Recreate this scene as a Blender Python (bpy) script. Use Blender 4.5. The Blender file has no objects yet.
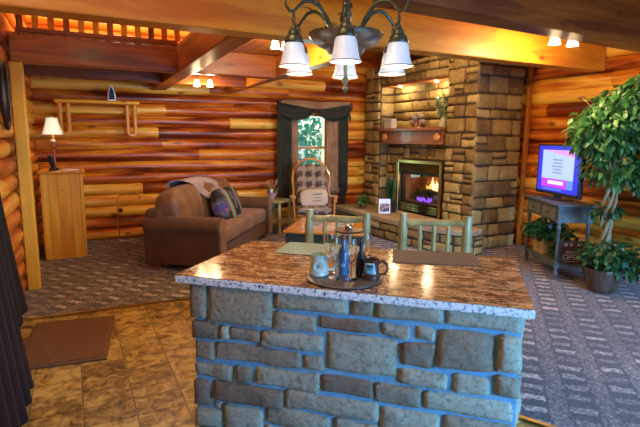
import bpy, bmesh, math, random
from mathutils import Vector, Matrix, Euler, noise as mnoise
R = math.radians
rnd = random.Random(7)
COL = bpy.context.scene.collection
PI = math.pi

# ------------------------------------------------------------------ tagging
def tag(o, label=None, cat=None, group=None, kind=None):
    if label: o['label'] = label
    if cat: o['category'] = cat
    if group: o['group'] = group
    if kind: o['kind'] = kind
    return o

def thing(name, label, cat, loc=(0, 0, 0), rz=0.0, group=None):
    o = bpy.data.objects.new(name, None)
    o.empty_display_size = .1
    o.location = loc; o.rotation_euler = (0, 0, rz)
    COL.objects.link(o)
    return tag(o, label, cat, group)

def children(o):
    return [c for c in bpy.data.objects if c.parent == o]

def copy_tree(o, parent=None):
    c = o.copy(); COL.objects.link(c)
    if parent is not None: c.parent = parent
    for ch in children(o): copy_tree(ch, c)
    return c

# ------------------------------------------------------------------ mesh builder
class MB:
    def __init__(s):
        s.bm = bmesh.new()
        s.lay = s.bm.loops.layers.float_color.new('tone')
        s.tone = (1, 1, 1, 1)
    def _paint(s, faces):
        for f in faces:
            for l in f.loops: l[s.lay] = s.tone
    def faces(s, vs, fs, M=None):
        bv = [s.bm.verts.new(M @ Vector(v) if M else v) for v in vs]
        out = []
        for f in fs:
            try: out.append(s.bm.faces.new([bv[i] for i in f]))
            except ValueError: pass
        s._paint(out); return s
    def box(s, c, d, rot=None, M=None):
        x, y, z = d[0]/2, d[1]/2, d[2]/2
        T = Matrix.Translation(c)
        if rot: T = T @ Euler(rot).to_matrix().to_4x4()
        if M: T = M @ T
        vs = [(i*x, j*y, k*z) for i in (-1, 1) for j in (-1, 1) for k in (-1, 1)]
        return s.faces(vs, [(0,1,3,2),(4,6,7,5),(0,4,5,1),(2,3,7,6),(0,2,6,4),(1,5,7,3)], T)
    def grid(s, P, closeu=False, closev=False, M=None):
        nu, nv = len(P), len(P[0]); vs = [p for row in P for p in row]; fs = []
        for i in range(nu if closeu else nu-1):
            for j in range(nv if closev else nv-1):
                a = i*nv+j; b = i*nv+(j+1) % nv; c = ((i+1) % nu)*nv+(j+1) % nv; d = ((i+1) % nu)*nv+j
                fs.append((a, b, c, d))
        return s.faces(vs, fs, M)
    def lathe(s, prof, seg=24, o=(0, 0, 0), M=None, cap=True):
        P = [[(o[0]+r*math.cos(2*PI*k/seg), o[1]+r*math.sin(2*PI*k/seg), o[2]+z) for k in range(seg)] for r, z in prof]
        s.grid(P, closev=True, M=M)
        if cap:
            for idx in (0, -1):
                if prof[idx][0] > 1e-5:
                    row = P[idx]; s.faces(row, [tuple(range(seg)) if idx == -1 else tuple(reversed(range(seg)))], M)
        return s
    def tube(s, pts, r, seg=8, closed=False, cap=True):
        pts = [Vector(p) for p in pts]; n = len(pts)
        rr = r if isinstance(r, (list, tuple)) else [r]*n
        up = None; rings = []
        for i, p in enumerate(pts):
            if closed: t = pts[(i+1) % n]-pts[i-1]
            else: t = pts[min(i+1, n-1)]-pts[max(i-1, 0)]
            t.normalize()
            if up is None:
                up = Vector((0, 0, 1)) if abs(t.z) < .9 else Vector((1, 0, 0))
            up = (up-t*up.dot(t))
            if up.length < 1e-4: up = t.orthogonal()
            up.normalize(); sd = t.cross(up)
            rings.append([p+(up*math.cos(2*PI*k/seg)+sd*math.sin(2*PI*k/seg))*rr[i] for k in range(seg)])
        s.grid(rings, closeu=closed, closev=True)
        if cap and not closed:
            s.faces(rings[0], [tuple(range(seg))]); s.faces(rings[-1], [tuple(reversed(range(seg)))])
        return s
    def cyl(s, a, b, r, r2=None, seg=14):
        return s.tube([a, b], [r, r if r2 is None else r2], seg)
    def puff(s, c, d, e1=.5, e2=.4, nu=14, nv=24, M=None, rot=None):
        """superellipsoid: cushions, pillows, pebbles"""
        f = lambda v, e: math.copysign(abs(v)**e, v)
        T = Matrix.Translation(c)
        if rot: T = T @ Euler(rot).to_matrix().to_4x4()
        if M: T = M @ T
        P = []
        for i in range(nu+1):
            a = -PI/2+PI*i/nu; ca, sa = math.cos(a), math.sin(a)
            P.append([(d[0]/2*f(ca, e1)*f(math.cos(2*PI*k/nv), e2), d[1]/2*f(ca, e1)*f(math.sin(2*PI*k/nv), e2), d[2]/2*f(sa, e1)) for k in range(nv)])
        return s.grid(P, closev=True, M=T)
    def prism(s, poly, z0, z1, M=None):
        n = len(poly)
        vs = [(x, y, z0) for x, y in poly]+[(x, y, z1) for x, y in poly]
        fs = [tuple(reversed(range(n))), tuple(range(n, 2*n))]+[(i, (i+1) % n, n+(i+1) % n, n+i) for i in range(n)]
        return s.faces(vs, fs, M)
    def leaf(s, p, d, up, L, W, bend=.25):
        d = d.normalized(); sd = d.cross(up)
        if sd.length < 1e-3: sd = d.orthogonal()
        sd.normalize(); nn = sd.cross(d)
        a = p; m1 = p+d*L*.35-nn*W*.12; m2 = p+d*L*.7-nn*L*bend*.3; t = p+d*L-nn*L*bend
        l1 = p+d*L*.35+sd*W*.5; r1 = p+d*L*.35-sd*W*.5; l2 = p+d*L*.7+sd*W*.36-nn*L*bend*.3; r2 = p+d*L*.7-sd*W*.36-nn*L*bend*.3
        return s.faces([a, l1, m1, r1, l2, m2, r2, t], [(0,1,2),(0,2,3),(1,4,5,2),(2,5,6,3),(4,7,5),(5,7,6)])
    def build(s, name, mat, parent=None, loc=None, rot=None, smooth=True, bevel=0, seg=2, sub=0, label=None, solid=0, norm=True, angle=35, kind=None):
        if norm: bmesh.ops.recalc_face_normals(s.bm, faces=s.bm.faces)
        me = bpy.data.meshes.new(name); s.bm.to_mesh(me); s.bm.free()
        me.materials.append(mat)
        if smooth:
            me.polygons.foreach_set('use_smooth', [True]*len(me.polygons))
            try: me.set_sharp_from_angle(angle=R(angle))
            except Exception: pass
        o = bpy.data.objects.new(name, me); COL.objects.link(o)
        if parent: o.parent = parent
        if loc: o.location = loc
        if rot: o.rotation_euler = rot
        if solid:
            m = o.modifiers.new('s', 'SOLIDIFY'); m.thickness = solid; m.offset = 0
        if bevel:
            m = o.modifiers.new('b', 'BEVEL'); m.width = bevel; m.segments = seg; m.limit_method = 'ANGLE'; m.angle_limit = R(30)
        if sub:
            m = o.modifiers.new('u', 'SUBSURF'); m.levels = sub; m.render_levels = sub
        if label: o['label'] = label
        if kind: o['kind'] = kind
        return o

def text(name, body, size, mat, parent, loc, rot, ext=.001, align='CENTER'):
    cu = bpy.data.curves.new(name, 'FONT'); cu.body = body; cu.size = size; cu.extrude = ext; cu.align_x = align; cu.align_y = 'CENTER'
    t = bpy.data.objects.new(name, cu); COL.objects.link(t)
    bpy.context.view_layer.update()
    me = bpy.data.meshes.new_from_object(t.evaluated_get(bpy.context.evaluated_depsgraph_get()))
    bpy.data.objects.remove(t)
    me.materials.clear(); me.materials.append(mat)
    o = bpy.data.objects.new(name, me); COL.objects.link(o); o.parent = parent; o.location = loc; o.rotation_euler = rot
    return o

# ------------------------------------------------------------------ materials
class NT:
    def __init__(s, name):
        s.m = bpy.data.materials.new(name); s.m.use_nodes = True
        s.n = s.m.node_tree.nodes; s.l = s.m.node_tree.links
        s.p = s.n['Principled BSDF']; s.out = s.n['Material Output']
        s.tc = s.n.new('ShaderNodeTexCoord')
    def node(s, t, **k):
        n = s.n.new(t)
        for a, v in k.items(): setattr(n, a, v)
        return n
    def link(s, a, b): s.l.new(a, b)
    def setp(s, **k):
        names = dict(rough='Roughness', metal='Metallic', coat='Coat Weight', coatr='Coat Roughness', trans='Transmission Weight', ior='IOR', emit='Emission Strength', spec='Specular IOR Level', sheen='Sheen Weight', alpha='Alpha', subs='Subsurface Weight')
        for a, v in k.items(): s.p.inputs[names[a]].default_value = v
    def mapped(s, scale=(1, 1, 1), rot=(0, 0, 0), loc=(0, 0, 0), src='Object'):
        mp = s.node('ShaderNodeMapping'); mp.inputs['Scale'].default_value = scale; mp.inputs['Rotation'].default_value = rot; mp.inputs['Location'].default_value = loc
        s.link(s.tc.outputs[src], mp.inputs['Vector']); return mp.outputs[0]
    def noise(s, vec, scale=5, detail=5, rough=.55, dist=0.0, out='Fac'):
        n = s.node('ShaderNodeTexNoise'); n.inputs['Scale'].default_value = scale; n.inputs['Detail'].default_value = detail; n.inputs['Roughness'].default_value = rough; n.inputs['Distortion'].default_value = dist
        if vec is not None: s.link(vec, n.inputs['Vector'])
        return n.outputs[out]
    def ramp(s, fac, stops, interp='LINEAR'):
        r = s.node('ShaderNodeValToRGB'); r.color_ramp.interpolation = interp
        e = r.color_ramp.elements
        while len(e) < len(stops): e.new(.5)
        for i, (p, c) in enumerate(stops):
            e[i].position = p; e[i].color = (*c, 1) if len(c) == 3 else c
        s.link(fac, r.inputs[0]); return r.outputs[0]
    def math(s, op, a, b=None, c=None, clamp=False):
        n = s.node('ShaderNodeMath', operation=op); n.use_clamp = clamp
        for i, v in enumerate((a, b, c)):
            if v is None: continue
            if isinstance(v, (int, float)): n.inputs[i].default_value = v
            else: s.link(v, n.inputs[i])
        return n.outputs[0]
    def mix(s, fac, a, b, mode='MIX'):
        n = s.node('ShaderNodeMix', data_type='RGBA', blend_type=mode)
        for i, v in ((0, fac), (6, a), (7, b)):
            if isinstance(v, (int, float)): n.inputs[i].default_value = v
            elif isinstance(v, tuple): n.inputs[i].default_value = (*v, 1)
            else: s.link(v, n.inputs[i])
        return n.outputs[2]
    def color(s, c):
        if isinstance(c, tuple): s.p.inputs['Base Color'].default_value = (*c, 1)
        else: s.link(c, s.p.inputs['Base Color'])
    def bump(s, h, strength=.3, dist=.01, prev=None):
        b = s.node('ShaderNodeBump'); b.inputs['Strength'].default_value = strength; b.inputs['Distance'].default_value = dist
        s.link(h, b.inputs['Height'])
        if prev is not None: s.link(prev, b.inputs['Normal'])
        s.link(b.outputs[0], s.p.inputs['Normal']); return b.outputs[0]
    def attr(s, name='tone'):
        a = s.node('ShaderNodeAttribute', attribute_name=name); sp = s.node('ShaderNodeSeparateColor'); s.link(a.outputs['Color'], sp.inputs[0]); return sp.outputs

def simple(name, c, rough=.5, metal=0, c2=None, nscale=8, bump=0, scale=(1, 1, 1), coat=0, bscale=None, sheen=0, detail=5, src='Object', **kw):
    t = NT(name); t.setp(rough=rough, metal=metal, coat=coat, sheen=sheen, **kw)
    v = t.mapped(scale, src=src); n = t.noise(v, nscale, detail)
    t.color(t.ramp(n, [(.3, c), (.7, c2)]) if c2 else t.ramp(n, [(.3, tuple(x*.88 for x in c)), (.7, tuple(min(1, x*1.1) for x in c))]))
    if bump: t.bump(t.noise(v, bscale or nscale*2, detail), bump, .01)
    return t.m

def logmat(name, axis, stops, rough=.28, knot=1):
    """varnished round log: grain runs along axis, heartwood/sapwood patches, knots"""
    t = NT(name); t.setp(rough=rough+.08, coat=.16, spec=.35); t.p.inputs['Coat Roughness'].default_value = .2
    a = t.attr()
    sc = {'X': (.55, 2.6, 5.5), 'Y': (2.6, .55, 5.5), 'Z': (4, 4, .7)}[axis]
    v = t.mapped(sc)
    off = t.node('ShaderNodeVectorMath', operation='ADD')
    cmb = t.node('ShaderNodeCombineXYZ'); t.link(t.math('MULTIPLY', a[1], 40.), cmb.inputs[0]); t.link(t.math('MULTIPLY', a[1], 23.), cmb.inputs[1])
    t.link(v, off.inputs[0]); t.link(cmb.outputs[0], off.inputs[1]); vv = off.outputs[0]
    big = t.noise(vv, 1.3, 3, .5, .6)
    fsc = {'X': (1, 14, 26), 'Y': (14, 1, 26), 'Z': (22, 22, 1)}[axis]
    fine = t.noise(t.mapped(fsc), 3, 4, .6)
    f = t.math('ADD', t.math('MULTIPLY', t.math('SUBTRACT', big, .5), 1.5), t.math('MULTIPLY', t.math('SUBTRACT', fine, .5), .42))
    f = t.math('ADD', f, a[0], clamp=True)
    c = t.ramp(f, stops)
    if knot:
        vo = t.node('ShaderNodeTexVoronoi'); vo.inputs['Scale'].default_value = 1.0
        ksc = {'X': (2.2, 5, 5.5), 'Y': (5, 2.2, 5.5), 'Z': (5, 5, 2.2)}[axis]
        t.link(t.mapped(ksc), vo.inputs['Vector'])
        k = t.ramp(vo.outputs['Distance'], [(.07, (1, 1, 1)), (.19, (0, 0, 0))])
        c = t.mix(t.math('MULTIPLY', k, .75), c, (.07, .012, .004))
    t.color(c)
    t.bump(fine, .12, .01)
    return t.m

WALLS = [(0.0, (.045, .007, .002)), (.28, (.20, .028, .004)), (.48, (.50, .11, .009)), (.66, (.70, .25, .018)), (.86, (.84, .48, .07))]
BEAMS = [(0.0, (.12, .026, .005)), (.45, (.33, .088, .011)), (.8, (.55, .2, .022)), (1, (.66, .32, .05))]
PINE = [(0.0, (.52, .15, .010)), (.5, (.78, .34, .020)), (1, (.88, .54, .05))]
m_logX = logmat('log_varnish_x', 'X', WALLS); m_logY = logmat('log_varnish_y', 'Y', WALLS)
m_beamX = logmat('beam_wood_x', 'X', BEAMS, .35); m_beamY = logmat('beam_wood_y', 'Y', BEAMS, .35)
m_pineX = logmat('pine_beam_x', 'X', PINE, .4); m_pineZ = logmat('pine_board_z', 'Z', PINE, .32, 0); m_redZ = logmat('red_post_z', 'Z', BEAMS, .3)
m_oak = simple('oak_wood', (.42, .16, .04), .32, 0, (.62, .28, .07), 3, .05, (1, 1, .2), .4)
m_darkoak = simple('mantel_wood', (.2, .055, .014), .35, 0, (.36, .12, .03), 3, .05, (.6, 3, 3), .3)
m_peeled = simple('peeled_log', (.20, .17, .055), .42, 0, (.55, .47, .19), 9, .25, (1, 1, .25), .2)
m_tabletop = simple('honey_table_wood', (.52, .17, .025), .25, 0, (.72, .33, .06), 2.5, .03, (3, 1, 1), .5)

def plankmat():
    t = NT('ceiling_planks'); t.setp(rough=.38, coat=.15)
    sx = t.node('ShaderNodeSeparateXYZ'); t.link(t.tc.outputs['Object'], sx.inputs[0])
    fx = t.math('DIVIDE', sx.outputs[0], .14); fr = t.math('FRACT', fx); fl = t.math('FLOOR', fx)
    wn = t.node('ShaderNodeTexWhiteNoise', noise_dimensions='1D'); t.link(fl, wn.inputs['W'])
    g = t.noise(t.mapped((9, .7, 1)), 2, 5)
    f = t.math('ADD', t.math('MULTIPLY', g, .7), t.math('MULTIPLY', wn.outputs['Value'], .35))
    c = t.ramp(f, [(.15, (.26, .075, .014)), (.55, (.47, .17, .026)), (.9, (.66, .32, .06))])
    gr = t.ramp(t.math('ABSOLUTE', t.math('SUBTRACT', fr, .5)), [(.44, (0, 0, 0)), (.48, (1, 1, 1))])
    t.color(t.mix(gr, c, (.035, .01, .004))); t.bump(t.math('SUBTRACT', 1, gr), .5, .01)
    return t.m
m_plank = plankmat()

def granite():
    t = NT('granite'); t.setp(rough=.15, coat=.15); t.p.inputs['Coat Roughness'].default_value = .05
    v = t.mapped((1, 1, 1), (0, 0, R(20)))
    v2 = t.mapped((1.0, 2.8, 1), (0, 0, R(35)))
    big = t.noise(v2, 7, 10, .78, .9)
    c = t.ramp(big, [(.38, (.022, .014, .012)), (.455, (.15, .065, .028)), (.52, (.42, .23, .10)), (.585, (.62, .42, .24)), (.70, (.45, .24, .11))])
    sp = t.noise(v, 60, 4, .7)
    c = t.mix(t.ramp(sp, [(.56, (0, 0, 0)), (.62, (1, 1, 1))]), c, (.035, .035, .045))
    sp2 = t.noise(t.mapped((1, 1, 1), loc=(5, 3, 1)), 48, 3, .7)
    c = t.mix(t.math('MULTIPLY', t.ramp(sp2, [(.60, (0, 0, 0)), (.66, (1, 1, 1))]), .7), c, (.68, .64, .58))
    t.color(c); return t.m
m_granite = granite()

def granite_edge():
    t = NT('granite_edge'); t.setp(rough=.2, coat=.2)
    v = t.mapped()
    n = t.noise(v, 46, 4, .75); c = t.ramp(n, [(.38, (.02, .06, .10)), (.43, (.35, .48, .52)), (.50, (.80, .88, .86))])  # bright cyan of the daylight on the edge is put into this colour
    t.color(c); return t.m
m_gredge = granite_edge()

def stonemat(name, cols, bs=.5, mott=(.05, .03, .02)):
    t = NT(name); t.setp(rough=.8)
    a = t.attr(); v = t.mapped()
    n = t.noise(v, 6, 8, .62); n2 = t.noise(v, 38, 6, .7)
    f = t.math('ADD', t.math('MULTIPLY', a[0], .75), t.math('MULTIPLY', t.math('SUBTRACT', n, .5), .9), clamp=True)
    c = t.ramp(f, cols)
    c = t.mix(t.math('MULTIPLY', t.ramp(n2, [(.35, (1, 1, 1)), (.52, (0, 0, 0))]), .5), c, mott)
    t.color(c)
    t.bump(t.math('ADD', t.math('MULTIPLY', t.noise(v, 9, 6, .6), 1.2), t.math('MULTIPLY', n2, .45)), bs, .025)
    return t.m
m_isl = stonemat('island_stone', [(.0, (.20, .16, .105)), (.35, (.30, .28, .19)), (.65, (.36, .38, .27)), (1, (.47, .51, .39))], .55)
m_fire = stonemat('fireplace_stone', [(.0, (.17, .10, .035)), (.35, (.33, .225, .075)), (.65, (.46, .34, .125)), (1, (.56, .45, .20))], .7, (.06, .03, .012))
m_mort = simple('island_mortar', (.12, .31, .46), .9, 0, (.19, .41, .56), 30, .4)  # mortar carries the blue cast of the window daylight in its colour
m_mort2 = simple('dark_mortar', (.045, .03, .018), .95, 0, (.09, .06, .035), 30, .4)
m_hearth = stonemat('hearth_slab', [(.0, (.30, .22, .12)), (.5, (.45, .34, .2)), (1, (.55, .44, .28))], .4)

def tilemat():
    t = NT('slate_tile'); t.setp(rough=.3, coat=.1)
    sx = t.node('ShaderNodeSeparateXYZ'); t.link(t.mapped((1/.29, 1/.21, 1), (0, 0, R(-1)), (.13, .2, 0)), sx.inputs[0])
    fx, fy = t.math('FRACT', sx.outputs[0]), t.math('FRACT', sx.outputs[1])
    cm = t.node('ShaderNodeCombineXYZ'); t.link(t.math('FLOOR', sx.outputs[0]), cm.inputs[0]); t.link(t.math('FLOOR', sx.outputs[1]), cm.inputs[1])
    wn = t.node('ShaderNodeTexWhiteNoise', noise_dimensions='2D'); t.link(cm.outputs[0], wn.inputs['Vector'])
    v = t.mapped(); n = t.noise(v, 10, 10, .72, .8)
    f = t.math('ADD', t.math('MULTIPLY', n, 1.25), t.math('MULTIPLY', t.math('SUBTRACT', wn.outputs['Value'], .7), .13))
    c = t.ramp(f, [(.34, (.030, .016, .004)), (.46, (.14, .070, .014)), (.58, (.31, .18, .038)), (.72, (.56, .38, .11))])
    ex = t.math('ABSOLUTE', t.math('SUBTRACT', fx, .5)); ey = t.math('ABSOLUTE', t.math('SUBTRACT', fy, .5))
    g = t.ramp(t.math('MAXIMUM', ex, ey), [(.478, (0, 0, 0)), (.492, (1, 1, 1))])
    gl = t.ramp(ex, [(.483, (0, 0, 0)), (.492, (1, 1, 1))])
    c = t.mix(g, c, (.05, .028, .014)); c = t.mix(t.math('MULTIPLY', gl, .45), c, (.5, .34, .14))
    t.color(c)
    t.bump(t.math('SUBTRACT', t.noise(v, 14, 8, .65), t.math('MULTIPLY', g, .6)), .35, .02)
    return t.m
m_tile = tilemat()

def carpetmat():
    t = NT('patterned_carpet'); t.setp(rough=.95, sheen=.2)
    wob = t.node('ShaderNodeTexNoise'); wob.inputs['Scale'].default_value = 16; wob.inputs['Detail'].default_value = 3; t.link(t.mapped(), wob.inputs['Vector'])
    vs = t.node('ShaderNodeVectorMath', operation='SCALE'); vs.inputs['Scale'].default_value = .075; t.link(wob.outputs['Color'], vs.inputs[0])
    va = t.node('ShaderNodeVectorMath', operation='ADD'); t.link(t.mapped((1, 1, 1), (0, 0, R(45))), va.inputs[0]); t.link(vs.outputs[0], va.inputs[1])
    sx = t.node('ShaderNodeSeparateXYZ'); t.link(va.outputs[0], sx.inputs[0])
    u = t.math('DIVIDE', sx.outputs[0], .28); fu = t.math('FRACT', u)
    vv = t.math('ADD', t.math('DIVIDE', sx.outputs[1], .15), t.math('MULTIPLY', t.math('FLOOR', u), .5)); fv = t.math('FRACT', vv)
    mu = t.math('MULTIPLY', t.math('GREATER_THAN', fu, .06), t.math('LESS_THAN', fu, .56))
    mv = t.math('LESS_THAN', fv, .42)
    cm = t.node('ShaderNodeCombineXYZ'); t.link(t.math('FLOOR', u), cm.inputs[0]); t.link(t.math('FLOOR', vv), cm.inputs[1])
    wn = t.node('ShaderNodeTexWhiteNoise', noise_dimensions='2D'); t.link(cm.outputs[0], wn.inputs['Vector'])
    dash = t.math('MULTIPLY', t.math('MULTIPLY', mu, mv), t.math('ADD', .30, t.math('MULTIPLY', wn.outputs['Value'], .60)))
    plain = t.math('MULTIPLY', t.math('GREATER_THAN', fu, .62), .34)
    fz = t.noise(t.mapped(), 46, 4, .75); big = t.noise(t.mapped(), 1.4, 3)
    f = t.math('ADD', t.math('MAXIMUM', dash, plain), t.math('MULTIPLY', t.math('SUBTRACT', fz, .5), 2.7))
    f = t.math('ADD', f, t.math('MULTIPLY', t.math('SUBTRACT', big, .5), .5), clamp=True)
    t.color(t.ramp(f, [(.0, (.045, .030, .027)), (.4, (.155, .115, .10)), (.7, (.33, .26, .22)), (1, (.60, .51, .43))]))
    t.bump(t.math('ADD', fz, t.math('MULTIPLY', dash, .6)), .5, .012)
    return t.m
m_carpet = carpetmat()

def fabric(name, c, c2=None, rough=.9, ns=60, bump=.25, sheen=.3, big=None):
    t = NT(name); t.setp(rough=rough, sheen=sheen)
    v = t.mapped(); n = t.noise(v, big or 5, 4); c2 = c2 or tuple(x*1.35 for x in c)
    t.color(t.ramp(n, [(.3, c), (.7, c2)])); t.bump(t.noise(v, ns, 3), bump, .004); return t.m
m_sofa = fabric('brown_microsuede', (.080, .032, .010), (.13, .056, .018), .8, sheen=.1)
m_sofacush = fabric('brown_suede_cushion', (.17, .075, .026), (.30, .145, .058), .7, sheen=.15)
m_leath = fabric('brown_leather_cushion', (.13, .054, .018), (.27, .125, .046), .5, sheen=.1)
m_dark = fabric('dark_purple_curtain', (.009, .0015, .003), (.018, .004, .006), .95, sheen=0)
m_black = fabric('black_curtain', (.004, .004, .004), (.009, .008, .008), .95, sheen=0)
m_dgreen = fabric('charcoal_curtain', (.012, .014, .010), (.030, .032, .022), .9, sheen=0)
m_tan = fabric('tan_sheer_curtain', (.20, .11, .055), (.34, .20, .11), .85, sheen=0)
m_throw = fabric('grey_throw', (.27, .2, .18), (.40, .31, .28), .9, 120, .5)
m_mat = simple('woven_doormat', (.15, .065, .026), .9, 0, (.26, .12, .05), 60, .4)
m_white = simple('white_plastic', (.8, .8, .78), .3)
m_blackp = simple('black_plastic', (.012, .012, .014), .3)
m_chrome = simple('chrome', (.75, .76, .78), .12, 1)
m_brass = simple('aged_brass', (.50, .36, .13), .28, 1)
m_iron = simple('black_iron', (.02, .018, .016), .45, .4)
m_bronze = simple('verdigris_bronze', (.045, .075, .055), .42, .55, (.13, .15, .105), 22, .15)
m_bowl = simple('bronze_bowl', (.16, .15, .125), .3, .55, (.26, .24, .2), 8)
m_slate = simple('dark_slate', (.055, .042, .035), .4, 0, (.10, .078, .065), 18, .1)
m_tin = simple('painted_grey_wood', (.055, .075, .082), .4, 0, (.105, .135, .14), 10, .08)
m_terra = simple('brown_planter', (.055, .030, .018), .4, 0, (.14, .085, .055), 14, .3)
m_wick = simple('wicker', (.42, .26, .08), .6, 0, (.72, .5, .2), 35, .7)
m_bark = simple('braided_trunk', (.23, .17, .08), .7, 0, (.42, .36, .19), 14, .4, (1, 1, .3))
m_rib = simple('woven_grid_band', (.15, .065, .026), .85)
def glassmat(name, c=(1, 1, 1), rough=0.0, ior=1.45):
    t = NT(name); t.setp(rough=rough, trans=1, ior=ior); t.color(c); return t.m
m_glass = glassmat('clear_glass'); m_bluegl = glassmat('blue_bottle_glass', (.12, .3, .6), .02)
def thin_glass():
    t = NT('window_glass'); g = t.node('ShaderNodeBsdfGlossy'); g.inputs['Roughness'].default_value = .02; tr = t.node('ShaderNodeBsdfTransparent'); tr.inputs[0].default_value = (.94, 1, .98, 1)
    mx = t.node('ShaderNodeMixShader'); mx.inputs[0].default_value = .06; t.link(tr.outputs[0], mx.inputs[1]); t.link(g.outputs[0], mx.inputs[2]); t.link(mx.outputs[0], t.out.inputs[0]); return t.m
m_pane = thin_glass()
def emis(name, c, s):
    t = NT(name); t.color((0.02, .02, .02)); t.p.inputs['Emission Color'].default_value = (*c, 1); t.setp(emit=s); return t.m
def shademat(name, base, c, s, tr=.6):
    """lamp shade glass: translucent, glows from its bulb"""
    t = NT(name); t.color(base); t.setp(rough=.35); t.p.inputs['Emission Color'].default_value = (*c, 1)
    fz = t.noise(t.mapped((1, 1, .15)), 60, 2)
    lw = t.node('ShaderNodeLayerWeight'); lw.inputs[0].default_value = .35
    e = t.math('MULTIPLY', t.math('SUBTRACT', 1.15, lw.outputs['Facing']), t.math('ADD', .75, t.math('MULTIPLY', fz, .4)))
    t.link(t.math('MULTIPLY', e, s), t.p.inputs['Emission Strength'])
    t.bump(fz, .3, .004)
    return t.m
m_shade = shademat('ribbed_white_glass', (.55, .6, .66), (.60, .76, 1.0), .42)
m_rim = shademat('frosted_rim', (.22, .19, .14), (.7, .66, .6), .05)
m_spot = emis('lit_spot_glass', (1, .85, .6), 9)
m_spotcool = emis('lit_halogen', (1, .85, .6), 30)
m_lshade = shademat('linen_lamp_shade', (.45, .42, .30), (1, .88, .62), .75)

def leafmat(name, c, c2, c3):
    t = NT(name); t.setp(rough=.38, subs=.0)
    a = t.attr(); n = t.noise(t.mapped(), 3, 3)
    t.color(t.ramp(t.math('ADD', t.math('MULTIPLY', a[0], .8), t.math('MULTIPLY', n, .25)), [(.15, c), (.55, c2), (.95, c3)]))
    tr = t.node('ShaderNodeBsdfTranslucent'); tr.inputs[0].default_value = (*c3, 1); mx = t.node('ShaderNodeMixShader'); mx.inputs[0].default_value = .25
    t.link(t.p.outputs[0], mx.inputs[1]); t.link(tr.outputs[0], mx.inputs[2]); t.link(mx.outputs[0], t.out.inputs[0]); return t.m
m_leaf = leafmat('ficus_leaf', (.010, .05, .012), (.035, .17, .03), (.20, .42, .15))
m_ivy = leafmat('ivy_leaf', (.008, .04, .014), (.02, .10, .03), (.06, .22, .07))
m_pale = leafmat('pale_green_leaf', (.05, .12, .05), (.16, .26, .12), (.3, .42, .22))
m_treeleaf = leafmat('forest_leaf', (.02, .30, .14), (.06, .55, .28), (.25, .85, .55))

# ------------------------------------------------------------------ builders
def foliage(mb, c, rad, n, L, W, rng, shape=lambda p: True, droop=.35, shell=.35):
    k = 0
    while k < n:
        v = Vector((rng.uniform(-1, 1), rng.uniform(-1, 1), rng.uniform(-1, 1)))
        if v.length > 1 or v.length < shell or not shape(v): continue
        p = Vector((c[0]+v.x*rad[0], c[1]+v.y*rad[1], c[2]+v.z*rad[2]))
        d = Vector((v.x, v.y, v.z*.4-droop))+Vector((rng.gauss(0, .5), rng.gauss(0, .5), rng.gauss(0, .35)))
        mb.tone = (rng.random(), rng.random(), 0, 1)
        mb.leaf(p, d, Vector((rng.gauss(0, .4), rng.gauss(0, .4), 1)), L*rng.uniform(.7, 1.3), W*rng.uniform(.7, 1.2))
        k += 1

def stone(mb, o, e, n, s0, s1, z0, z1, pro, rng, base=-.01):
    """one rounded field stone on a wall plane: o origin, e along, n outward"""
    w, h = s1-s0, z1-z0; r = min(w, h); a = min(.010, r*.12); b = min(.03, r*.3)
    us = [0, a, b]+[b+(w-2*b)*i/4 for i in range(1, 4)]+[w-b, w-a, w]
    zs = [0, a, b, h/2, h-b, h-a, h]
    seed = Vector((rng.uniform(0, 99), rng.uniform(0, 99), 0)); cr = r*.10
    mb.tone = (rng.random(), rng.random(), 0, 1)
    P = []
    for i, u in enumerate(us):
        row = []
        for j, z in enumerate(zs):
            eu = min(i, len(us)-1-i); ez = min(j, len(zs)-1-j); k = min(eu, ez)
            d = [base, pro*.66, pro*.95][k] if k < 3 else pro
            du, dz = u, z
            if eu == 0: dz += (cr if j < 3 else -cr if j > 3 else 0)*(1 if ez < 2 else .25)
            if ez == 0: du += (cr if i < len(us)/2-1 else -cr if i > len(us)/2 else 0)*(1 if eu < 2 else .2)
            q = Vector((s0+du, z0+dz, 0))
            wv = mnoise.noise(q*7+seed); d += wv*.020*(1 if k >= 1 else 0)
            ew = mnoise.noise(q*6+seed*2)*.014 if k <= 1 else 0
            p = Vector(o)+Vector(e)*(s0+du+ew)+Vector(n)*d
            row.append((p.x, p.y, o[2]+z0+dz+ew))
        P.append(row)
    mb.grid(P)

def courses(mb, o, e, n, s0, s1, z0, z1, rng, pro=.045, hmin=.13, hmax=.26, wmin=.16, wmax=.42, gap=.016, bound0=None, bound1=None):
    z = z0
    while z < z1-.03:
        h = min(rng.uniform(hmin, hmax), z1-z)
        if z1-z-h < .06: h = z1-z
        s = s0
        while s < s1-.02:
            w = min(rng.uniform(wmin, wmax), s1-s)
            if s1-s-w < .09: w = s1-s
            if h > .13 and rng.random() < .25 and w < .3:
                m = h*rng.uniform(.4, .6)
                stone(mb, o, e, n, s+gap/2, s+w-gap/2, z+gap/2, z+m-gap/2, pro*rng.uniform(.7, 1.1), rng)
                stone(mb, o, e, n, s+gap/2, s+w-gap/2, z+m+gap/2, z+h-gap/2, pro*rng.uniform(.7, 1.1), rng)
            else:
                stone(mb, o, e, n, s+gap/2, s+w-gap/2, z+gap/2, z+h-gap/2+rng.uniform(-.008, .004), pro*rng.uniform(.7, 1.15), rng)
            s += w
        z += h

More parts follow.
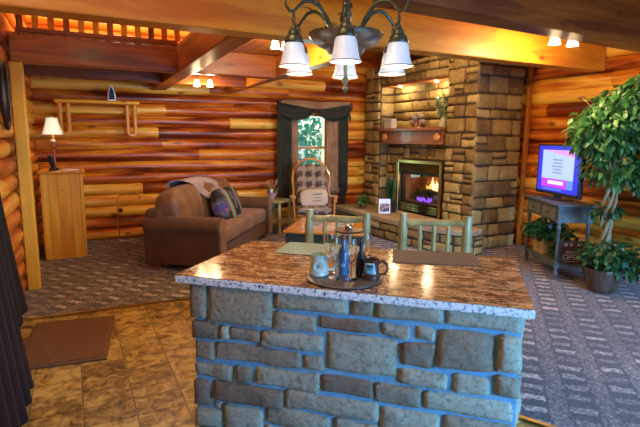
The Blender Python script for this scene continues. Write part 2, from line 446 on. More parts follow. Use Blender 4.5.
def log_wall(name, o, e, n, L, z0, z1, mat, rng, holes=(), d=.18, back=.12, segmin=1.4, segmax=3.2, bias=0.0):
    mb = MB(); o = Vector(o); e = Vector(e); n = Vector(n); r = d/2
    rows = int(round((z1-z0)/d)); dd = (z1-z0)/rows
    for i in range(rows):
        za, zb = z0+i*dd, z0+(i+1)*dd; zc = (za+zb)/2
        spans = [(0, L)]
        for (h0, h1, hz0, hz1) in holes:
            if zb > hz0+.02 and za < hz1-.02:
                ns = []
                for a, b in spans:
                    if h1 <= a or h0 >= b: ns.append((a, b)); continue
                    if a < h0: ns.append((a, h0))
                    if b > h1: ns.append((h1, b))
                spans = ns
        for a, b in spans:
            s = a
            while s < b-.01:
                w = min(rng.uniform(segmin, segmax), b-s)
                if b-s-w < .4: w = b-s
                q = rng.random()
                hue = rng.uniform(.30, .46) if q < .45 else rng.uniform(.46, .62) if q < .78 else rng.uniform(.72, .9)
                mb.tone = (hue+bias, rng.random(), 0, 1)
                P = []; ns_ = max(2, int(w/.3)+1); ph = rng.uniform(0, 50)
                for k in range(ns_+1):
                    ss = s+w*k/ns_; rr = r*1.03*(1+.06*mnoise.noise(Vector((ss*1.4+ph, i*3.1, 0))))
                    dz = .008*mnoise.noise(Vector((ss*.8+ph, 0, i*2.)))
                    row = []
                    for j in range(11):
                        an = -PI/2+PI*j/10
                        p = o+e*ss+n*(rr*.92*math.cos(an)-.02); row.append((p.x, p.y, zc+dz+rr*math.sin(an)))
                    P.append(row)
                mb.grid(P)
                s += w
    # backing slab behind the rounds, cut round the holes
    mb.tone = (.1, .5, 0, 1)
    def slab(a, b, zz0, zz1):
        if b-a < .005 or zz1-zz0 < .005: return
        p = o+e*((a+b)/2)-n*(back/2+.01)
        M = Matrix.Translation((p.x, p.y, (zz0+zz1)/2)) @ Matrix.Rotation(math.atan2(e.y, e.x), 4, 'Z')
        mb.box((0, 0, 0), (b-a, back, zz1-zz0), M=M)
    if holes:
        h0, h1, hz0, hz1 = holes[0]
        slab(0, h0, z0, z1); slab(h1, L, z0, z1); slab(h0, h1, z0, hz0); slab(h0, h1, hz1, z1)
    else: slab(0, L, z0, z1)
    return tag(mb.build(name, mat, norm=False, angle=50), kind='structure')

def beam(label, a, b, w, z0, z1, mat, hue=.35, bevel=.012, group=None):
    a = Vector(a); b = Vector(b); L = (b-a).length
    M = Matrix.Translation((a+b)/2+Vector((0, 0, (z0+z1)/2))) @ Matrix.Rotation(math.atan2((b-a).y, (b-a).x), 4, 'Z') @ Matrix.Rotation(-math.asin((b-a).z/L), 4, 'Y')
    mb = MB(); mb.tone = (hue, rnd.random(), 0, 1); mb.box((0, 0, 0), (L, w, z1-z0), M=M)
    return tag(mb.build('ceiling_beam', mat, smooth=False, bevel=bevel), label, 'beam', group)

# ================================================================== ROOM
XL, XR, YB, YF, ZC = -.72, 6.13, 8.45, -2.2, 3.15
# floor: slate vinyl near the kitchen, carpet beyond, brass strip on the joint
mb = MB(); mb.box(((XL+XR)/2, (YB+YF)/2, -.06), (XR-XL+.6, YB-YF+.6, .12)); tag(mb.build('floor', m_tile, smooth=False), kind='structure')
line = [(XL, 4.93), (.93, 4.93), (1.95, 2.45), (2.235, 1.945), (2.60, 1.25), (3.9, -1.2), (XR-.02, -2.0)]
mb = MB(); mb.prism(line+[(XR-.02, YB-.02), (XL, YB-.02)], 0.0, .012); tag(mb.build('floor', m_carpet, smooth=False), kind='structure')
mb = MB()
for (x0, y0), (x1, y1) in zip(line[:-2], line[1:-1]):
    M = Matrix.Translation(((x0+x1)/2, (y0+y1)/2, .010)) @ Matrix.Rotation(math.atan2(y1-y0, x1-x0), 4, 'Z')
    mb.box((0, 0, 0), (math.hypot(x1-x0, y1-y0)+.01, .03, .012), M=M)
tag(mb.build('trim_1', m_brass, smooth=False), kind='structure')

WX0, WX1, WZ0, WZ1 = 3.43, 4.13, .78, 2.10
log_wall('wall_back', (XL, YB, 0), (1, 0, 0), (0, -1, 0), XR-XL+.1, 0, 4.68, m_logX, random.Random(3), [(WX0-XL, WX1-XL, WZ0, WZ1)])
log_wall('wall_right', (XR, YF, 0), (0, 1, 0), (-1, 0, 0), YB-YF, 0, 3.24, m_logY, random.Random(5), bias=.03)
log_wall('wall_left', (XL, YF, 0), (0, 1, 0), (1, 0, 0), YB-YF, 0, 4.68, m_logY, random.Random(8), bias=.04)
RX0, RX1, RZ0, RZ1 = 1.6, 5.2, .35, 2.25
log_wall('wall_front', (XR, YF, 0), (-1, 0, 0), (0, 1, 0), XR-XL, 0, 3.24, m_logX, random.Random(9), [(XR-RX1, XR-RX0, RZ0, RZ1)])
# ceilings
mb = MB()
mb.box(((XL+XR)/2, 3.9/2+YF/2, ZC+.03), (XR-XL+.3, 3.9-YF+.2, .06))
mb.box(((2.32+XR)/2, (3.9+YB)/2, ZC+.03), (XR-2.32+.3, YB-3.9+.2, .06))
tag(mb.build('ceiling', m_plank, smooth=False), kind='structure')
mb = MB()   # loft deck over the beams, open above the stair
mb.box(((1.02+2.32)/2, (3.95+6.05)/2, 2.68), (1.30, 2.1, .04)); mb.box(((XL+2.32)/2, (6.05+YB)/2, 2.68), (2.32-XL, YB-6.05, .04))
tag(mb.build('ceiling', m_plank, smooth=False), kind='structure')
mb = MB(); mb.box(((XL+2.32)/2, (3.7+YB)/2, 4.7), (2.32-XL+.3, YB-3.7+.3, .06)); tag(mb.build('ceiling', m_plank, smooth=False), kind='structure')
mb = MB(); mb.tone = (.5, .3, 0, 1)
mb.box(((XL+2.32)/2, 3.93, (2.9+4.7)/2), (2.32-XL, .06, 1.8)); tag(mb.build('wall_loft', m_logX, smooth=False), kind='structure')
mb = MB(); mb.tone = (.35, .3, 0, 1); mb.box((2.35, (3.9+YB)/2, (2.78+4.7)/2), (.06, YB-3.9, 1.92)); tag(mb.build('wall_loft', m_logY, smooth=False), kind='structure')
# corner trim between chimney and right wall
mb = MB(); mb.tone = (.6, .4, 0, 1); mb.box((6.02, 5.40, 1.45), (.07, .05, 2.9)); tag(mb.build('trim_2', m_redZ, smooth=False, bevel=.006), kind='structure')

# window in the back wall
fr = MB()
yw = YB-.03
for x in (WX0+.03, WX1-.03): fr.box((x, yw, (WZ0+WZ1)/2), (.06, .12, WZ1-WZ0))
for z in (WZ0+.03, WZ1-.03): fr.box(((WX0+WX1)/2, yw, z), (WX1-WX0, .12, .06))
fr.box(((WX0+WX1)/2, yw, 1.47), (WX1-WX0, .07, .045))
for x in (WX0-.05, WX1+.05): fr.box((x, YB-.10, (WZ0+WZ1)/2), (.10, .03, WZ1-WZ0+.2))
fr.box(((WX0+WX1)/2, YB-.10, WZ1+.05), (WX1-WX0, .03, .10)); fr.box(((WX0+WX1)/2, YB-.12, WZ0-.03), (WX1-WX0+.3, .09, .04))
w1 = tag(fr.build('window_1', m_oak, smooth=False, bevel=.005), kind='structure')
mb = MB(); mb.box(((WX0+WX1)/2, YB, (WZ0+WZ1)/2), (WX1-WX0-.1, .006, WZ1-WZ0-.1)); mb.build('window_glass', m_pane, w1, smooth=False)
# large rear window behind the camera (daylight)
fr = MB()
for x in (RX0+.04, RX1-.04, (RX0+RX1)/2, RX0+(RX1-RX0)*.25, RX0+(RX1-RX0)*.75): fr.box((x, YF-.03, (RZ0+RZ1)/2), (.07, .12, RZ1-RZ0))
for z in (RZ0+.04, RZ1-.04): fr.box(((RX0+RX1)/2, YF-.03, z), (RX1-RX0, .12, .08))
w2 = tag(fr.build('window_2', m_oak, smooth=False), kind='structure')

# ---- beams
Mid0, Mid1 = (-.60, 3.80, 0), (6.05, 4.50, 0)
beam('long golden pine ceiling beam running behind the chandelier to the right log wall', (-.60, 3.30, -.05), (6.05, 4.36, .139), .20, 2.386, 2.756, m_pineX, .22)
beam('dark flat-sided beam nearest the top right corner of the photo', (1.75, 2.78, 0), (6.05, 3.12, 0), .22, 2.50, 2.98, m_beamX, .12)
beam('dark beam with round knots below the loft railing, resting on the yellow post', (-.64, 6.0, 0), (2.3, 6.0, 0), .16, 2.386, 2.66, m_beamX, .42, group=None)
beam('thin dark beam crossing the back of the room between loft beam and log wall', (-.64, 7.25, 0), (2.3, 7.25, 0), .14, 2.386, 2.66, m_beamX, .3)
beam('wide joist running from the golden beam to the back wall beside the loft opening', (1.10, 3.66, 0), (1.10, 8.34, 0), .20, 2.384, 2.658, m_beamY, .42)
beam('narrow joist right of the spotlights running to the back wall', (2.26, 4.0, 0), (2.26, 8.34, 0), .13, 2.392, 2.658, m_beamY, .55)
# post
mb = MB(); mb.tone = (.95, .3, 0, 1); mb.box((-.595, 5.98, 1.193), (.115, .17, 2.384))
tag(mb.build('support_post', m_pineZ, smooth=False, bevel=.01), 'square yellow pine post against the left log wall under the loft beam', 'post')
# loft railing
rl = thing('loft_railing', 'loft railing of square balusters seen through the gap above the dark knotted beam', 'railing', (0, 6.02, 2.701))
mb = MB(); mb.tone = (.4, .3, 0, 1); mb.box((.22, 0, .02), (1.6, .06, .04)); mb.build('bottom_rail', m_beamX, rl, smooth=False)
mb = MB(); mb.tone = (.4, .3, 0, 1); mb.box((.22, 0, .86), (1.6, .08, .05)); mb.build('top_rail', m_beamX, rl, smooth=False)
for k in range(12):
    mb = MB(); mb.tone = (rnd.uniform(.2, .9), rnd.random(), 0, 1); mb.box((-.54+k*.142, 0, .44), (.06, .045, .80)); mb.build('baluster', m_pineZ if k % 3 else m_redZ, rl, smooth=False)

# ================================================================== FIREPLACE
A = Vector((5.07, 5.45, 0)); Bq = Vector((4.957, 8.33, 0)); fe = (Bq-A).normalized(); fn = Vector((-fe.y, fe.x, 0))   # outward (towards -x)
FL = (Bq-A).length; rf = random.Random(21)
fp = thing('stone_fireplace', 'tall corner fireplace chimney of stacked tan fieldstone with a log-trim niche', 'fireplace', (0, 0, 0))
ZT = 2.95; N0, N1 = .60, 2.40      # niche along the face
mb = MB()
courses(mb, A, fe, fn, -.03, N0, .0, ZT, rf, wmin=.2, wmax=.34)
courses(mb, A, fe, fn, N1, FL, .0, ZT, rf, wmin=.18, wmax=.3)
courses(mb, A, fe, fn, N0, N1, 2.60, ZT, rf, .045, .12, .18)
nb = A-fn*.30
courses(mb, nb, fe, fn, N0, N1, 1.80, 2.62, rf, .045, .13, .2, .3, .6)
IC = 1.29
nb2 = A-fn*.17
courses(mb, nb2, fe, fn, N0, IC-.60, .36, 1.6, rf, .02, .14, .2)
courses(mb, nb2, fe, fn, IC+.60, N1, .36, 1.6, rf, .02, .14, .2)
courses(mb, nb2, fe, fn, IC-.60, IC+.60, 1.30, 1.6, rf, .02, .14, .2)
# niche returns
courses(mb, A+fe*N0-fn*.30, fn, fe, 0, .30, .36, 2.6, rf, .02, wmin=.2, wmax=.3)
courses(mb, A+fe*N1, -fn, -fe, 0, .30, .36, 2.6, rf, .02, wmin=.2, wmax=.3)
# right-hand face towards the room
re_ = Vector((1, .045, 0)).normalized(); rn = Vector((re_.y, -re_.x, 0))
courses(mb, A, re_, rn, -.03, .915, .0, ZT, rf, wmin=.2, wmax=.42)
mb.build('fieldstone', m_fire, fp, norm=False, angle=60)
mb = MB()
def wallbox(s0, s1, d0, d1, z0, z1):
    c = A+fe*((s0+s1)/2)-fn*((d0+d1)/2)
    mb.box((0, 0, 0), (s1-s0, d1-d0, z1-z0), M=Matrix.Translation((c.x, c.y, (z0+z1)/2)) @ Matrix.Rotation(math.atan2(fe.y, fe.x), 4, 'Z'))
wallbox(.0, N0, 0, .9, 0, ZT-.01); wallbox(N1, FL, 0, .9, 0, ZT-.01); wallbox(N0, N1, 0, .9, 2.6, ZT-.01); wallbox(N0, N1, .30, .9, 1.6, 2.6); wallbox(N0, IC-.6, .17, .9, 0, 1.6); wallbox(IC+.6, N1, .17, .9, 0, 1.6); wallbox(IC-.6, IC+.6, .17, .9, 1.30, 1.6); wallbox(IC-.6, IC+.6, .72, .9, 0, 1.3)
mb.build('mortar_core', m_mort2, fp, smooth=False)
# lintel
mb = MB(); c = A+fe*((N0+N1)/2)+fn*.02; M = Matrix.Translation((c.x, c.y, 2.585)) @ Matrix.Rotation(math.atan2(fe.y, fe.x), 4, 'Z')
mb.box((0, -.16, 0), (N1-N0, .30, .035), M=M); mb.build('niche_soffit', m_darkoak, fp, smooth=False)
# hearth
mb = MB(); hp = [(4.22, 8.34), (4.24, 7.3), (4.32, 6.3), (4.42, 5.75), (4.60, 5.30), (4.82, 5.12), (5.02, 5.16), (5.06, 5.42), (5.0, 8.34)]
mb.tone = (.5, .5, 0, 1); mb.prism(hp, .30, .38); mb.build('hearth_slab', m_hearth, fp, bevel=.012, smooth=False)
mb = MB(); mb2 = MB(); core = [(x+.05, y+(.03 if y < 8 else 0)) for x, y in hp[:7]]+[(5.03, 5.44), (4.98, 8.3)]
mb2.prism(core, 0, .30); mb2.build('hearth_core', m_mort2, fp, smooth=False)
for (x0, y0), (x1, y1) in zip(core[:7], core[1:8]):
    a = Vector((x1, y1, 0)); b = Vector((x0, y0, 0)); e = (b-a).normalized(); courses(mb, a, e, Vector((-e.y, e.x, 0)), 0, (b-a).length, .01, .295, rf, .03, .12, .16, .2, .45)
mb.build('hearth_stones', m_fire, fp, norm=False, angle=60)

# mantel
ang = math.atan2(fe.y, fe.x)
mc = A+fe*1.47
ML = 1.70
mt = thing('mantel_shelf', 'red-brown wooden mantel shelf with two round knobs across the stone niche', 'mantel', (mc.x, mc.y, 1.56), ang)   # local +y = -fn (into wall)? see below
# local x = fe, local y = rotate(fe,90) = fn
mb = MB(); mb.box((0, -.11, .115), (ML-.04, .30, .20)); mb.build('mantel_box', m_darkoak, mt, smooth=False, bevel=.006)
mb = MB(); mb.box((0, -.085, .245), (ML, .41, .055)); mb.build('mantel_top', m_darkoak, mt, smooth=False, bevel=.012)
mb = MB(); mb.box((0, -.095, .012), (ML-.02, .34, .03)); mb.build('bottom_moulding', m_darkoak, mt, smooth=False, bevel=.01)
for s in (-1, 1):
    mb = MB(); M = Matrix.Translation((s*.70, .04, .115)) @ Matrix.Rotation(-PI/2, 4, 'X')
    mb.lathe([(.0, 0), (.055, 0), (.07, .015), (.06, .035), (.03, .05), (0, .055)], 18, M=M); mb.build('round_knob', m_oak, mt)

# fireplace insert
ic = A+fe*IC-fn*.17
fi = thing('gas_fireplace', 'brass-framed gas fireplace insert with burning logs below the mantel', 'fireplace insert', (ic.x, ic.y, .36), ang)
IW, IH = 1.20, .93
mb = MB()
for s in (-1, 1): mb.box((s*(IW/2-.035), .09, IH/2), (.07, .14, IH))
mb.box((0, .09, IH-.03), (IW, .14, .06)); mb.build('brass_frame', m_brass, fi, smooth=False, bevel=.008, label='aged brass surround')
mb = MB(); mb.box((0, .06, IH-.15), (IW-.14, .06, .18)); mb.box((0, .06, .10), (IW-.14, .06, .2)); mb.box((-IW/2+.10, .06, .45), (.07, .06, .55)); mb.box((IW/2-.10, .06, .45), (.07, .06, .55)); mb.box((0, .06, .70), (IW-.14, .07, .05)); mb.build('face_panel', m_iron, fi, smooth=False)
for zc, n in ((IH-.145, 4), (.10, 4)):
    mb = MB()
    for k in range(n): mb.box((0, .11, zc-.05+k*.034), (IW-.24, .05, .012), rot=(.5, 0, 0))
    mb.build('louvre', m_brass, fi, smooth=False)
mb = MB()   # firebox interior
mb.box((0, -.12, .20), (IW-.2, .34, .02)); mb.box((0, -.28, .43), (IW-.2, .02, .5))
for s in (-1, 1): mb.box((s*(IW/2-.12), -.12, .43), (.02, .34, .5))
mb.build('firebox', simple('firebox_brick', (.10, .04, .02), .8, 0, (.24, .10, .045), 12, .3), fi, smooth=False)
mb = MB(); mb.box((0, .065, .44), (IW-.28, .004, .5)); mb.build('glass_front', m_pane, fi, smooth=False)
for a_, b_, r_ in (((-.32, -.08, .30), (.28, -.16, .36), .05), ((-.22, -.2, .40), (.36, -.1, .34), .045), ((-.1, -.02, .27), (.3, -.12, .42), .04), ((-.38, -.16, .34), (.05, -.02, .42), .045)):
    mb = MB(); p = [Vector(a_).lerp(Vector(b_), t/6)+Vector((0, 0, .01*math.sin(t*2))) for t in range(7)]; mb.tube(p, [r_*(1+.15*math.sin(k*3)) for k in range(7)], 10)
    mb.build('fire_log', simple('charred_log', (.015, .01, .008), .9, 0, (.06, .035, .02), 10, .5), fi)
def flame(c, h, w, mat):
    mb = MB(); P = []
    for k in range(9):
        t = k/8; r_ = w*math.sin(PI*min(1, .12+t*.95))**.8*(1-t*.55); P.append((c[0]+.02*math.sin(t*5+c[0]*30), c[1], c[2]+h*t, r_))
    mb.tube([p[:3] for p in P], [max(.002, p[3]) for p in P], 8); mb.build('flame', mat, fi)
m_fl = emis('orange_flame', (1, .30, .07), 2.2); m_flw = emis('hot_flame', (1, .50, .20), 3.0); m_flp = emis('violet_flame', (.35, .10, 1), 1.0)
rr = random.Random(4)
# image right = near end = local -x
for x, h, w in ((-.32, .19, .045), (-.25, .25, .05), (-.17, .21, .05), (-.08, .27, .04), (-.01, .18, .04), (.07, .12, .03), (-.38, .12, .03)):
    flame((x, -.1+rr.uniform(-.04, .02), .38), h, w, m_flw if h > .2 else m_fl)
for x in (-.18, -.12, -.05, .02, .08, .14): flame((x, .0, .225), .065+rr.uniform(0, .03), .035, m_flp)

Lf = bpy.data.lights.new('fire_glow', 'POINT'); Lf.energy = 5; Lf.color = (1, .42, .12); Lf.shadow_soft_size = .08
lfo = bpy.data.objects.new('fire_glow', Lf); COL.objects.link(lfo); lfo.location = (ic.x-fn.x*.08, ic.y-fn.y*.08, .95)
# ================================================================== CHANDELIER
CX, CY = 1.22, 2.27
ch = thing('chandelier', 'green-bronze chandelier with six ribbed white glass bell shades over the island', 'chandelier', (CX, CY, 0))
DZ = -.055
mb = MB(); mb.lathe([(0, 2.115), (.035, 2.118), (.09, 2.130), (.10, 2.150), (.106, 2.150), (.15, 2.172), (.178, 2.200), (.185, 2.218), (.178, 2.224), (.13, 2.231), (.05, 2.245), (0, 2.245)], 48, (0, 0, DZ)); mb.build('bowl', m_bowl, ch)
mb = MB()
for k in range(48):
    a = 2*PI*k/48; mb.box((.182*math.cos(a), .182*math.sin(a), 2.222+DZ), (.011, .011, .011), rot=(0, 0, a))
mb.build('beaded_rim', m_bronze, ch, smooth=False)
mb = MB(); mb.lathe([(0, 1.875), (.008, 1.882), (.014, 1.90), (.008, 1.915), (.013, 1.93), (.018, 1.95), (.010, 1.965), (.009, 1.98), (.011, 2.0), (.008, 2.03), (.014, 2.05), (.0, 2.065)], 14); mb.build('finial', m_bronze, ch)
mb = MB(); mb.lathe([(0, 2.18), (.05, 2.185), (.035, 2.21), (.022, 2.23), (.03, 2.26), (.02, 2.29), (.018, 2.44), (.026, 2.46), (.016, 2.48), (0, 2.49)], 18)
mb.tube([(.03*math.cos(t*1.1), .03*math.sin(t*1.1), 2.2+t*.02) for t in range(15)], .006, 6); mb.build('stem', m_bronze, ch)
def chain(mb, x, y, z0, z1, r=.012, w=.0035):
    n = max(1, int((z1-z0)/(r*2.1))); 
    for k in range(n):
        zc = z0+(k+.5)*(z1-z0)/n; h = (z1-z0)/n*.62
        pts = []
        for j in range(10):
            a = 2*PI*j/10; u = r*.75*math.cos(a)
            pts.append((x+(u if k % 2 else 0), y+(0 if k % 2 else u), zc+h*math.sin(a)))
        mb.tube(pts, w, 5, closed=True)
mb = MB(); chain(mb, 0, 0, 2.49, ZC-.03, .018, .004); mb.build('chain', m_bronze, ch)
mb = MB(); mb.lathe([(0, ZC-.04), (.03, ZC-.04), (.06, ZC-.02), (.065, ZC), (0, ZC)], 20); mb.build('ceiling_canopy', m_bronze, ch)
RHO = .288; base_az = math.atan2(-CY, -CX)
for k in range(6):
    az = base_az+k*PI/3; ca, sa = math.cos(az), math.sin(az)
    P = lambda r_, z_, t_=0: (r_*ca-t_*sa, r_*sa+t_*ca, z_)
    mb = MB()
    arc = [(.085, 2.175), (.11, 2.235), (.15, 2.285), (.195, 2.305), (.235, 2.298), (.265, 2.272), (.288, 2.245), (.31, 2.245), (.33, 2.27), (.33, 2.305)]
    mb.tube([P(*p) for p in arc], [.011, .011, .01, .0095, .009, .008, .008, .0075, .006, .003], 8)
    mb.tube([P(*p) for p in [(.12, 2.25), (.16, 2.31), (.21, 2.37), (.25, 2.38), (.275, 2.355)]], [.006, .005, .005, .004, .002], 6)
    mb.tube([P(.19, 2.30, 0), P(.215, 2.32, .03), P(.25, 2.32, .045), P(.265, 2.34, .04)], [.004, .004, .003, .002], 6)
    arm = mb.build('arm', m_bronze, ch)
    mb = MB(); chain(mb, RHO*ca, RHO*sa, 2.175, 2.245, .011, .003); mb.build('arm_chain', m_bronze, arm)
    so = (RHO*ca, RHO*sa, 0)
    mb = MB(); mb.lathe([(0, 2.185), (.012, 2.18), (.016, 2.165), (.026, 2.155), (.028, 2.14), (.040, 2.130), (.042, 2.118), (.048, 2.108), (.046, 2.098), (.0, 2.098)], 20, so); mb.build('socket_cup', m_bronze, arm)
    mb = MB(); prof = [(.030, 2.104), (.044, 2.098), (.050, 2.082), (.053, 2.06), (.057, 2.035), (.063, 2.012), (.071, 1.996), (.072, 1.992)]
    seg = 48; rows = []
    for i, (r_, z_) in enumerate(prof):
        amp = .0012*min(1, i/2) if i < 7 else .003
        rows.append([(so[0]+(r_+amp*math.cos(2*PI*j/seg*16))*math.cos(2*PI*j/seg), so[1]+(r_+amp*math.cos(2*PI*j/seg*16))*math.sin(2*PI*j/seg), z_) for j in range(seg)])
    mb.grid(rows, closev=True); sh = mb.build('glass_shade', m_shade, arm, norm=False)
    mb = MB(); mb.tube([(so[0]+.072*math.cos(2*PI*j/24), so[1]+.072*math.sin(2*PI*j/24), 1.993) for j in range(24)], .0035, 6, closed=True); mb.build('shade_rim', m_rim, sh)
    L = bpy.data.lights.new('chandelier_bulb', 'POINT'); L.energy = 2.2; L.color = (1, .82, .6); L.shadow_soft_size = .03
    lo = bpy.data.objects.new('chandelier_bulb', L); COL.objects.link(lo); lo.location = (CX+so[0], CY+so[1], 1.975)

# ================================================================== SPOT FIXTURES
def light_pt(name, loc, e, col=(1, .72, .42), r=.05):
    L = bpy.data.lights.new(name, 'POINT'); L.energy = e; L.color = (col[0], col[1]*.97, col[2]*.86) if col[0] > .9 else col; L.shadow_soft_size = r
    o = bpy.data.objects.new(name, L); COL.objects.link(o); o.location = loc; return o
def spotpair(label, pts, ztop, e, size=.05, group=None, mats=None):
    c = Vector(((pts[0][0]+pts[1][0])/2, (pts[0][1]+pts[1][1])/2, ztop))
    t = thing('ceiling_spotlight', label, 'light fixture', c, 0, group)
    mb = MB(); d = Vector(pts[1])-Vector(pts[0]); M = Matrix.Rotation(math.atan2(d.y, d.x), 4, 'Z')
    mb.box((0, 0, -.012), (d.length+.1, .05, .024), M=M); mb.build('mounting_plate', m_brass, t, smooth=False, bevel=.004)
    for p in pts:
        q = Vector(p)-c
        mb = MB(); mb.cyl((q.x, q.y, -.02), (q.x, q.y, q.z+size*.9), .009); s_ = mb.build('lamp_holder', m_brass, t)
        mb = MB(); mb.lathe([(.0, size), (size*.45, size*.95), (size*.62, size*.3), (size*.8, -size*.5), (size*.95, -size*.85), (size*.75, -size*.8), (0, -size*.6)], 18, (q.x, q.y, q.z)); mb.build('lit_glass', m_spot, s_)
        light_pt('spot_bulb', (p[0], p[1], p[2]-size*1.6), e)
spotpair('pair of lit spotlights left of the chandelier beneath the loft planks', [(1.71, 4.62, 2.545), (1.83, 4.66, 2.55)], 2.659, 26)
spotpair('pair of lit spotlights mounted on the far thin beam near the back wall', [(1.437, 7.0, 2.385), (1.618, 7.0, 2.39)], 2.659, 13)
spotpair('pair of bright spotlights in front of the golden beam at upper right', [(4.135, 3.45, 2.61), (4.40, 3.46, 2.62)], ZC, 38, .06)
for s_, lb in ((1.95, 'small recessed halogen at the far end of the niche above the mantel'), (1.0, 'bright recessed halogen nearest the chandelier-side edge of the niche above the mantel')):
    c = A+fe*s_-fn*.10
    t = thing('recessed_light', lb.replace('nearest the chandelier-side edge', 'at the near end'), 'light fixture', (c.x, c.y, 2.565))
    mb = MB(); mb.lathe([(.045, 0), (.045, -.012), (.03, -.012), (.03, 0)], 18, cap=False); mb.build('trim_ring', m_brass, t)
    mb = MB(); mb.lathe([(0, -.002), (.03, -.002), (.024, -.016), (0, -.02)], 14); mb.build('bulb', m_spotcool, t)
    light_pt('niche_bulb', (c.x+fn.x*.02, c.y, 2.49), 9, (1, .78, .48), .02)

# ================================================================== KITCHEN ISLAND
LF = Vector((.395, 2.688, 0)); RF = Vector((1.762, 1.458, 0)); ie = (RF-LF).normalized(); inn = Vector((ie.y, -ie.x, 0))   # outward to camera
iang = math.atan2(ie.y, ie.x); ILEN = (RF-LF).length; IDEP = 1.03
isl = thing('kitchen_island', 'freestanding kitchen island of chunky grey stone with a polished granite top', 'island', LF, iang)
# local: x along front, y = into the island (away from camera)
STONES = [(0.078, 0.184, 0.657, 0.86), (0.199, 0.569, 0.647, 0.854), (0.585, 0.976, 0.76, 0.861), (0.579, 0.81, 0.646, 0.746), (0.826, 1.134, 0.685, 0.752), (0.99, 1.106, 0.770, 0.863), (1.118, 1.442, 0.772, 0.867), (1.454, 1.791, 0.774, 0.865), (0.088, 0.253, 0.54, 0.645), (0.265, 0.316, 0.553, 0.632), (0.326, 0.50, 0.556, 0.632), (0.512, 0.848, 0.545, 0.636), (0.868, 1.232, 0.464, 0.671), (1.15, 1.297, 0.685, 0.755), (1.31, 1.411, 0.68, 0.752), (1.424, 1.679, 0.556, 0.755), (1.695, 1.801, 0.576, 0.76), (1.252, 1.408, 0.545, 0.666), (0.097, 0.228, 0.415, 0.53), (0.242, 0.729, 0.436, 0.535), (0.746, 0.855, 0.444, 0.535), (1.246, 1.483, 0.45, 0.532), (1.502, 1.675, 0.44, 0.541), (1.689, 1.803, 0.452, 0.56), (0.098, 0.338, 0.31, 0.402), (0.349, 0.455, 0.319, 0.41), (0.466, 0.831, 0.315, 0.427), (0.845, 1.118, 0.332, 0.436), (1.129, 1.355, 0.323, 0.436), (1.367, 1.779, 0.331, 0.43), (0.087, 0.196, 0.141, 0.295), (0.208, 0.628, 0.19, 0.305), (0.212, 0.262, 0.130, 0.18), (0.64, 1.145, 0.212, 0.315), (0.088, 0.262, 0.015, 0.122), (0.275, 0.51, 0.015, 0.178), (0.522, 0.9, 0.10, 0.20), (.912, 1.145, .09, .2), (1.158, 1.452, 0.192, 0.312), (1.463, 1.79, 0.193, 0.318),
          (.522, .8, .015, .09), (.812, 1.1, .015, .08), (1.112, 1.145, .015, .08), (1.158, 1.4, .015, .18), (1.412, 1.62, .09, .18), (1.412, 1.8, .015, .08), (1.632, 1.8, .09, .18), (.745, .855, .44, .535)]
STONES = STONES[:-1]
mb = MB(); ri = random.Random(11)
for s0, s1, z0, z1 in STONES:
    k = len(mb.bm.faces)
    stone(mb, Vector((0, .035, 0)), Vector((1, 0, 0)), Vector((0, -1, 0)), s0-.003, s1+.003, z0-.003, z1+.003, .026*ri.uniform(.7, 1.2), ri)
courses(mb, Vector((.105, .05, 0)), Vector((0, 1, 0)), Vector((-1, 0, 0)), 0, IDEP-.1, .015, .86, ri, .03)
courses(mb, Vector((1.785, .05, 0)), Vector((0, 1, 0)), Vector((1, 0, 0)), 0, IDEP-.1, .015, .86, ri, .03)
courses(mb, Vector((.10, IDEP-.27, 0)), Vector((1, 0, 0)), Vector((0, 1, 0)), 0, 1.68, .015, .86, ri, .03)
mb.build('stone_facing', m_isl, isl, norm=False, angle=60)
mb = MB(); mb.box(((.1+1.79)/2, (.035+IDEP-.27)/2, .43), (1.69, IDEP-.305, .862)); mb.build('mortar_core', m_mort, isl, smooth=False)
# granite top outline from its four corners (slightly tapered slab)
mb = MB(); top = [(0, 0), (ILEN, 0), (ILEN+.0, IDEP-.02), (.03, IDEP-.06)]
mb.prism(top, .855, .898); mb.build('granite_edge_band', m_gredge, isl, smooth=False, bevel=.008, label='chiselled granite edge with cool daylight put into its pale colour')
mb = MB(); mb.prism([(.004, .004), (ILEN-.004, .004), (ILEN-.004, IDEP-.024), (.034, IDEP-.064)], .8985, .902); mb.build('countertop', m_granite, isl, smooth=False)
ZI = .903
def isl_thing(name, label, cat, x, y, rz=0, z=ZI, group=None): return thing(name, label, cat, (x, y, z), rz, group)

# placemats
t = MB(); t.box((0, 0, .003), (.53, .34, .005)); o = t.build('placemat', simple('woven_brown_vinyl', (.06, .04, .034), .7, 0, (.12, .085, .07), 90, .5), loc=(1.955, 2.405, ZI), rot=(0, 0, R(-34)), bevel=.002, smooth=False)
tag(o, 'dark brown woven placemat on the granite before the right log stool', 'placemat', 'placemats on the island')
t = MB(); t.box((0, 0, .003), (.53, .34, .005)); o = t.build('placemat', simple('sage_placemat', (.16, .24, .19), .35, 0, (.26, .33, .27), 60, .2), loc=(1.38, 2.90, ZI), rot=(0, 0, R(-40)), bevel=.002, smooth=False)
tag(o, 'pale sage green placemat on the granite before the left log stool', 'placemat', 'placemats on the island')

# tray
mb = MB(); mb.lathe([(0, 0), (.198, 0), (.205, .004), (.205, .010), (.2, .012), (0, .012)], 56)
o = mb.build('serving_tray', m_slate, loc=(1.216, 2.236, ZI)); tag(o, 'round dark slate tray holding mugs and flutes on the granite', 'tray')
ZTR = ZI+.0125
